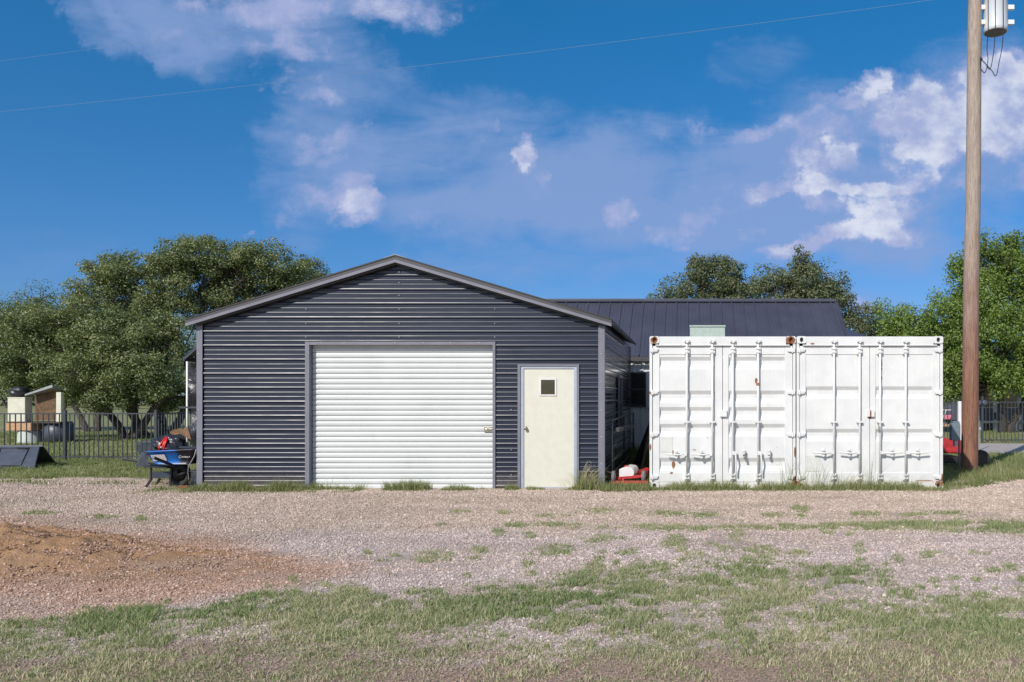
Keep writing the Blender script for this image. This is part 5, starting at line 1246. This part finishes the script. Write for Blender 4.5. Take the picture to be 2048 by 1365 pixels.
# ------------------------------------------------------------------ trees
def leaves(centers, normals, size, rnd):
    n = len(centers)
    up_ = rng.normal(size=(n, 3)); a = np.cross(normals, up_); a /= np.linalg.norm(a, axis=1, keepdims=True) + 1e-9; b_ = np.cross(normals, a)
    L = (size * (.7 + .6 * rng.random(n)))[:, None]; W = L * .5
    V = np.stack([centers - a * L * .6, centers - b_ * W * .6 + normals * L * .08, centers + a * L * .6, centers + b_ * W * .6 + normals * L * .08], 1).reshape(-1, 3)
    F = np.arange(n * 4).reshape(-1, 4); return V, F, np.repeat(rnd, 4)
def tree(name, label, base, lobes, mat, leaf=.075, per=170, cl_r=.36, dens=1.0, trunk_r=.2, trunks=1, tk=.62, dY=None, group=None, gap=.35, flat=.7, lean=0, inner=.32, cat='tree', bare=.6):
    """base: (px, Y); lobes: (px, py, rx_px, ry_px, yoff) in photo pixels at the tree's distance"""
    Yt = base[1]; bx_ = Fx(base[0], Yt); root = thing(name, label, cat, (bx_, Yt, 0), group)
    trunk_r *= tk; sc_ = Yt / FPX; off = np.array([bx_, Yt, 0.0])
    Cs, Ns, Rs = [], [], []; tips = []
    for (px, py, rx, ry, yo) in lobes:
        c_ = np.array(P(px, py, Yt)); c_[1] += yo; rxm, rzm = rx * sc_, ry * sc_; rym = (rxm + rzm) / 2 * 1.0
        area = 4 * math.pi * ((rxm * rzm + rxm * rym + rym * rzm) / 3)
        nc = max(6, int(area / (cl_r * cl_r * 3.1) * dens * 1.35))
        d = rng.normal(size=(nc, 3)); d /= np.linalg.norm(d, axis=1, keepdims=True)
        rr = inner + (1 - inner) * rng.random((nc, 1)) ** .6
        cc = c_ + d * rr * np.array([rxm, rym, rzm])
        cc += rng.normal(size=(nc, 3)) * cl_r * .3
        keep = cc[:, 2] > bare; cc = cc[keep]; d = d[keep]; nc = len(cc)
        tips.append((c_, cc))
        cr_ = cl_r * (.6 + .8 * rng.random(nc)); cnt = (per * (cr_ / cl_r) ** 2).astype(int) + 8
        cnt = (cnt * np.where(rng.random(nc) < .12, .25, 1.0)).astype(int) + 3; idx = np.repeat(np.arange(nc), cnt); m = len(idx)
        q = rng.normal(size=(m, 3)); q /= np.linalg.norm(q, axis=1, keepdims=True)
        qr = (.35 + .65 * rng.random((m, 1)) ** .6); 
        pos = cc[idx] + q * qr * cr_[idx][:, None] * np.array([1, 1, flat]) + rng.normal(size=(m, 3)) * .04
        nm = q * .7 + rng.normal(size=(m, 3)) * .6 + np.array([0, 0, .45]); nm /= np.linalg.norm(nm, axis=1, keepdims=True)
        shade = rng.random(nc) * .42
        Cs.append(pos); Ns.append(nm); Rs.append(np.clip(shade[idx] + rng.random(m) * .6, 0, 1))
    P_, N_, R_ = np.concatenate(Cs), np.concatenate(Ns), np.concatenate(Rs)
    V, F, A = leaves(P_, N_, np.full(len(P_), leaf), R_)
    np_mesh('crown', V - off, F, mat, root, {'rnd': A})
    tm = MB(); rnd_ = random.Random(int(base[0] * 7 + base[1]))
    def limb(a, b_, r0, r1, n=7, wob=.1):
        a, b_ = Vector(a), Vector(b_); L = (b_ - a).length; pts = []; rr = []
        o1 = Vector((rnd_.uniform(-1, 1), rnd_.uniform(-1, 1), rnd_.uniform(-.3, .6))) * wob * L; o2 = Vector((rnd_.uniform(-1, 1), rnd_.uniform(-1, 1), rnd_.uniform(-.3, .3))) * wob * .6 * L
        for i in range(n + 1):
            u = i / n; p = a.lerp(b_, u) + o1 * math.sin(math.pi * u) + o2 * math.sin(2 * math.pi * u); pts.append(p); rr.append(r0 + (r1 - r0) * u)
        tm.path(pts, rr, 8); return pts
    forks = []
    for k in range(trunks):
        b0_ = Vector((bx_ + (k - (trunks - 1) / 2) * trunk_r * 2.2, Yt + rnd_.uniform(-.3, .3), -.05)); 
        hgt = rnd_.uniform(1.3, 2.0); ang = (k - (trunks - 1) / 2) * .55 + rnd_.uniform(-.15, .15) + lean
        f_ = b0_ + Vector((ang * hgt, rnd_.uniform(-.4, .4), hgt)); pts = limb(b0_, f_, trunk_r * 1.15, trunk_r * .75, 8, .06); forks.append(f_)
    for (c_, cc) in tips:
        f_ = min(forks, key=lambda q: (q - Vector(c_)).length + rnd_.uniform(0, .5))
        tgt = Vector(c_); pts = limb(f_, tgt, trunk_r * .6, trunk_r * .22, 8, .1)
        for j in range(min(9, len(cc))):
            e = Vector(cc[rnd_.randrange(len(cc))]); s0 = pts[rnd_.randrange(3, len(pts))]; pp = limb(s0, e, trunk_r * .2, .012, 5, .12)
            for _ in range(3):
                e2 = Vector(cc[rnd_.randrange(len(cc))])
                if (e2 - pp[3]).length < 1.6: limb(pp[3], e2, trunk_r * .08, .008, 3, .1)
    me = tm.build('trunk', 'bark', root)
    return root
G_ = 'live oaks on the lawn left of the garage'
# tall oak behind the garage's left roof
tree('live_oak', 'tallest dark live oak, its broad crown rising above the garage roof', (318, 31), [(300, 545, 95, 45, 0), (395, 515, 110, 40, .5), (490, 520, 85, 42, 1), (235, 590, 60, 40, -.5), (330, 610, 90, 45, 0), (425, 580, 80, 40, 1), (530, 560, 60, 42, 1.5), (480, 610, 60, 30, 1), (290, 670, 80, 50, -1), (215, 545, 30, 22, -.5)],
     'oakleaf', .076, 190, .35, .95, .22, 3, lean=-.1, group=G_)
tree('live_oak', 'round topped live oak crown seen behind the left roof slope', (600, 36), [(620, 560, 52, 38, 0), (585, 600, 50, 35, 0), (655, 585, 28, 28, 0), (560, 560, 25, 20, 0), (610, 660, 60, 50, 0)], 'oakleaf', .076, 190, .36, .8, .18, 2, group=G_)
tree('live_oak', 'wide low live oak whose foliage hangs down to the lawn fence', (255, 29), [(60, 660, 70, 50, 0), (150, 650, 80, 55, 0), (235, 690, 80, 60, -.5), (80, 730, 75, 45, -.5), (180, 750, 80, 38, -1), (300, 730, 70, 50, -1), (350, 690, 45, 55, -.5), (345, 770, 45, 30, -1), (250, 790, 50, 22, -1), (390, 770, 30, 34, .5), (130, 785, 60, 22, .5), (200, 800, 45, 16, 1), (310, 800, 40, 14, .5), (370, 800, 30, 18, 1), (60, 770, 50, 22, 0)],
     'oakleaf', .076, 190, .35, .95, .2, 3, lean=.15, group=G_)
tree('live_oak', 'leaning trunk live oak at the left edge beyond the freezer', (185, 35), [(0, 660, 60, 50, 0), (70, 640, 50, 45, 0), (10, 740, 60, 50, 0), (110, 700, 70, 60, 0), (150, 610, 35, 25, 0), (110, 770, 60, 25, .5), (-60, 700, 60, 70, 0)], 'oakleaf', .08, 150, .45, .9, .18, 2, lean=-.4, group=G_)
tree('live_oak', 'pale thin crowned tree far off at the top of the left edge', (75, 62), [(80, 600, 45, 32, 0), (30, 625, 45, 35, 0), (120, 630, 40, 30, 0), (70, 660, 80, 40, 0), (-30, 620, 50, 40, 0)], 'oakleaf2', .11, 60, .7, .65, .22, 2, group=G_, flat=.9)
# behind the house
G2 = 'live oaks behind the low house'
tree('live_oak', 'spreading live oak rising over the middle of the slate blue roof', (1440, 46), [(1430, 555, 66, 46, 0), (1370, 590, 54, 42, 0), (1490, 575, 66, 48, 0), (1332, 592, 32, 22, 0), (1420, 620, 80, 35, 0), (1400, 530, 30, 18, 0), (1455, 520, 28, 16, 0)], 'oakleaf2', .115, 115, .5, .95, .2, 2, group=G2)
tree('live_oak', 'live oak with pointed top over the right end of the slate roof', (1610, 44), [(1610, 570, 60, 52, 0), (1570, 595, 50, 45, 0), (1650, 600, 50, 45, 0), (1605, 525, 32, 24, 0), (1550, 560, 34, 28, 0), (1685, 630, 58, 48, 0), (1730, 645, 42, 40, 0), (1700, 680, 50, 40, 0)], 'oakleaf2', .115, 115, .5, .95, .2, 2, group=G2)
tree('live_oak', 'small hazy crowned tree between the low house and the bright elm', (1780, 55), [(1775, 640, 34, 28, 0), (1765, 680, 50, 40, 0), (1790, 720, 60, 50, 0), (1740, 740, 60, 50, 0)], 'oakleaf2', .11, 100, .6, .8, .18, 2, group=G2)
# big bright tree on the right
tree('elm_tree', 'bright green dense elm filling the right edge behind the pole', (2010, 34), [(2010, 530, 60, 45, 0), (1950, 570, 62, 50, 0), (2060, 560, 60, 60, 0), (1895, 640, 58, 50, -.3), (1980, 650, 80, 60, -.8), (2070, 660, 80, 70, -.5), (1850, 700, 55, 55, .3), (1800, 690, 45, 50, .6), (1795, 640, 34, 34, .6), (1810, 750, 55, 45, .8), (1770, 730, 40, 50, 1.2), (1920, 720, 70, 50, -.6), (2010, 740, 70, 40, -1), (1855, 770, 45, 38, 0), (2080, 760, 60, 40, -.5), (1920, 530, 28, 20, 0), (1965, 505, 30, 20, 0), (2010, 492, 25, 16, 0), (1900, 780, 40, 25, -.4), (1835, 640, 22, 20, 0), (2150, 620, 80, 100, 0)],
     'elmleaf', .098, 150, .42, 1.0, .24, 2, flat=1.0)
# trees farther out over the field
k = 0
far = [(215, 62, 640, 70, 'second far oak, its thin trunk seen under the canopy left of the garage'), (330, 78, 660, 70, 'far oak behind the leaning trunks, small in the shade'), (120, 85, 670, 80, 'distant oak beyond the freezer and crate'), (420, 70, 670, 70, 'distant oak hidden mostly by the garage lean-to'), (1870, 60, 690, 60, 'far oak glimpsed over the toy car beside the second container'), (2080, 70, 700, 70, 'far oak behind the blue grey house at the right edge'), (20, 95, 690, 80, 'farthest oak low on the horizon at the left edge')]
for (px, Yt, py, w_, lb2) in far:
    yb_ = CY + H / Yt * FPX; r0 = 1650 / Yt
    tree('oak_tree', lb2, (px, Yt), [(px - 30, py + 30, w_ * .7, 40, 0), (px + 30, py + 20, w_ * .7, 42, 0), (px, py, w_ * .6, 34, 0), (px + 10, py + 65, w_ * .9, 28, 0)], 'oakleaf2', .15, 55, .8, .7, .2, 2, group='oaks far across the field', bare=2.0)
def treeline():
    n = 90000; X = rng.uniform(-150, 110, n); Y = 118 + rng.normal(0, 4, n); hmax = 5 + 4.5 * fbm(X * .09, X * 0, 4, 91); z = rng.random(n) ** .7 * hmax
    pos = np.stack([X, Y, z], 1); nm = rng.normal(size=(n, 3)) + np.array([0, -.3, .8]); nm /= np.linalg.norm(nm, axis=1, keepdims=True)
    V, F, A = leaves(pos, nm, np.full(n, .5), rng.random(n) * .5); o = np_mesh('treeline', V, F, 'oakleaf2', attrs={'rnd': A}); tag(o, 'continuous dark green wood along the far edge of the field', 'woods', kind='stuff')
treeline()

# ------------------------------------------------------------------ light and sky
SUN_EL = 38.0; az = math.atan2(-.477, -.879)
w = bpy.data.worlds.new('World'); bpy.context.scene.world = w; w.use_nodes = True
t = NT(w.node_tree); bg_ = t.n['Background']
sky = t.new('ShaderNodeTexSky'); sky.sky_type = 'NISHITA'; sky.sun_disc = False; sky.sun_elevation = R(SUN_EL); sky.sun_rotation = az % (2 * math.pi); sky.altitude = 400; sky.air_density = 1.0; sky.dust_density = .35; sky.ozone_density = 2.4
dirv = t.new('ShaderNodeTexCoord').outputs['Generated']; dx, dy, dz = t.xyz(dirv)
ydiv = t.m('MAXIMUM', dy, .05); U = t.m('DIVIDE', dx, ydiv); V_ = t.m('DIVIDE', dz, ydiv)
cv = t.new('ShaderNodeCombineXYZ'); t.l.new(U, cv.inputs[0]); t.l.new(V_, cv.inputs[1]); uv = cv.outputs[0]
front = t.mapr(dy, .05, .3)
def field(bl, vec_u, vec_v):
    tot = None
    for (px, py, a, b_, wgt, rot) in bl:
        u0, v0 = (px - CX) / FPX, (CY - py) / FPX; c_, s_ = math.cos(R(rot)), math.sin(R(rot))
        du = t.m('SUBTRACT', vec_u, u0); dv = t.m('SUBTRACT', vec_v, v0)
        p = t.m('DIVIDE', t.m('ADD', t.m('MULTIPLY', du, c_), t.m('MULTIPLY', dv, s_)), a / FPX); q = t.m('DIVIDE', t.m('SUBTRACT', t.m('MULTIPLY', dv, c_), t.m('MULTIPLY', du, s_)), b_ / FPX)
        e = t.m('MULTIPLY', t.mapr(t.m('ADD', t.m('MULTIPLY', p, p), t.m('MULTIPLY', q, q)), 1.0, 0.0), wgt)
        tot = e if tot is None else t.m('ADD', tot, e)
    return tot
wv = t.noise(uv, 7, 6, .65, out=1); wx, wy, wz_ = t.xyz(wv)
Uw = t.m('ADD', U, t.m('MULTIPLY', t.m('SUBTRACT', wx, .5), .16)); Vw = t.m('ADD', V_, t.m('MULTIPLY', t.m('SUBTRACT', wy, .5), .11))
Uv = t.m('ADD', U, t.m('MULTIPLY', t.m('SUBTRACT', wx, .5), .22)); Vv = t.m('ADD', V_, t.m('MULTIPLY', t.m('SUBTRACT', wy, .5), .12))
# thin lavender veil
veil = field([(560, 70, 360, 110, 1.0, -22), (720, 10, 340, 50, 1.0, 4), (170, 10, 170, 70, .7, -40), (330, 50, 220, 80, .9, -35), (620, 340, 190, 190, 1.0, 0), (960, 330, 430, 190, 1.2, 0), (1350, 360, 480, 150, .9, 4), (1150, 470, 640, 110, .8, 0), (1780, 330, 420, 250, 1.3, 0), (1620, 430, 380, 130, .8, 0), (1980, 130, 200, 110, .8, 0), (1520, 110, 150, 70, .45, 10), (900, 590, 900, 80, .45, 0), (1900, 560, 600, 130, .7, 0), (640, 190, 150, 60, .5, 0), (60, 500, 300, 80, .2, 0), (1650, 250, 300, 50, .6, 14)], Uv, Vv)
puff = field([(1050, 300, 36, 60, .75, 0), (1055, 350, 50, 80, .3, 0), (640, 290, 90, 50, .50, 10), (590, 400, 70, 50, .55, 30), (700, 250, 60, 40, .3, 30), (700, 380, 90, 60, .34, 0), (2020, 230, 130, 130, 1.25, 0), (1990, 150, 110, 70, .5, 0), (1830, 330, 110, 80, .8, 0), (1730, 400, 110, 80, .95, -20), (1820, 410, 80, 40, .7, 0), (1640, 310, 110, 55, .6, 15), (1700, 290, 60, 60, .5, 60), (1580, 500, 85, 30, .65, 5), (1720, 470, 180, 36, .85, 4), (1228, 430, 50, 45, .55, 40), (1500, 470, 34, 34, .5, 50), (1480, 400, 70, 30, .4, 20), (1735, 160, 75, 34, .6, 30), (1640, 200, 60, 30, .45, 20), (1340, 480, 70, 50, .5, 0), (1400, 440, 60, 40, .4, 0), (740, 430, 70, 50, .5, 0), (870, 460, 60, 40, .42, 0), (520, 20, 180, 46, .42, -10), (780, 10, 220, 40, .45, 4), (440, 100, 210, 56, .38, -20), (610, 100, 90, 50, .4, -20), (1890, 220, 120, 110, .7, -40), (1800, 180, 90, 60, .5, 20), (1820, 250, 90, 60, .6, 0), (620, 175, 120, 24, .45, -8), (1440, 270, 200, 30, .45, 10), (1600, 370, 300, 24, .4, 2), (1640, 240, 120, 40, .4, 10), (985, 245, 16, 26, .45, 0), (930, 275, 16, 16, .4, 0), (475, 465, 26, 14, .45, 30), (2000, 370, 120, 30, .45, 0), (1620, 390, 60, 60, .5, 0), (1640, 620, 200, 30, .3, 0)], Uw, Vw)
uvs = t.scl(uv, (1, 1.25, 1)); uvw = t.scl(uv, (1, 3.0, 1))
n1 = t.noise(uvw, 2.6, 8, .6, dist=.6); n2 = t.noise(uvs, 11, 10, .62, dist=.25); n3 = t.noise(uvw, 9, 8, .6, dist=.8)
veil_a = t.m('MULTIPLY', t.mapr(t.m('ADD', t.m('MULTIPLY', veil, .7), t.m('ADD', t.m('MULTIPLY', t.m('SUBTRACT', n1, .5), 2.2), t.m('MULTIPLY', t.m('SUBTRACT', n3, .5), 1.1))), .0, 1.25), t.mapr(veil, .0, .4))
puff_a = t.mapr(t.m('ADD', puff, t.m('MULTIPLY', t.m('SUBTRACT', n2, .5), 3.0)), .12, .92)
puff_a = t.m('MULTIPLY', puff_a, t.mapr(puff, .04, .25))
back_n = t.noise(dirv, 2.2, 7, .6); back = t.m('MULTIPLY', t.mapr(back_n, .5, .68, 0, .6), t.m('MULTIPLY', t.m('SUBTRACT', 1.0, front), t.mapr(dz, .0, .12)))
rp = t.new('ShaderNodeValToRGB'); cr_ = rp.color_ramp
while len(cr_.elements) < 5: cr_.elements.new(.5)
for e_, (p_, c_) in zip(cr_.elements, [(0, (.32, .50, .78)), (.10, (.26, .45, .74)), (.27, (.17, .53, .80)), (.42, (.115, .62, .90)), (.75, (.75, .9, 1.0))]): e_.position = p_; e_.color = (*c_, 1)
t.l.new(dz, rp.inputs[0])
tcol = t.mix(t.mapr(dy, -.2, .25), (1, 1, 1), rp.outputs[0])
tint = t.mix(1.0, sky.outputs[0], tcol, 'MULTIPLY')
S = .135
def k_(c): return tuple(v / S for v in c)
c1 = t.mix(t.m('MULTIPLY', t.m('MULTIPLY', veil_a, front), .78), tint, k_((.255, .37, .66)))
sh = t.mapr(t.noise(uvs, 16, 6, .6), .35, .65); pc_ = t.mix(sh, k_((.40, .45, .70)), k_((.82, .84, .93)))
bright = t.mapr(t.m('MULTIPLY', puff, puff_a), .2, .85); pc2 = t.mix(bright, k_((.42, .46, .72)), pc_)
c2 = t.mix(t.m('MULTIPLY', t.m('MULTIPLY', puff_a, front), .80), c1, pc2)
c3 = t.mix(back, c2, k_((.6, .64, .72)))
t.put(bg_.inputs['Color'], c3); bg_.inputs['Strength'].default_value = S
sun = bpy.data.lights.new('sun', 'SUN'); sun.energy = 4.5; sun.angle = R(.5); sun.color = (1.0, .95, .87)
so = bpy.data.objects.new('sun', sun); C.objects.link(so)
sd = Vector((-.477 * math.cos(R(SUN_EL)), -.879 * math.cos(R(SUN_EL)), math.sin(R(SUN_EL))))
so.rotation_euler = sd.to_track_quat('Z', 'Y').to_euler(); so.location = (-10, -10, 20)
sc = bpy.context.scene
sc.view_settings.view_transform = 'Standard'; sc.view_settings.look = 'None'; sc.view_settings.gamma = 1; sc.view_settings.exposure = 0
sc.render.engine = 'CYCLES'; sc.cycles.use_denoising = True; sc.cycles.max_bounces = 4; sc.cycles.diffuse_bounces = 3; sc.cycles.glossy_bounces = 2; sc.cycles.transmission_bounces = 3; sc.cycles.transparent_max_bounces = 4; sc.cycles.caustics_reflective = False; sc.cycles.caustics_refractive = False
sc.cycles.sample_clamp_indirect = 4
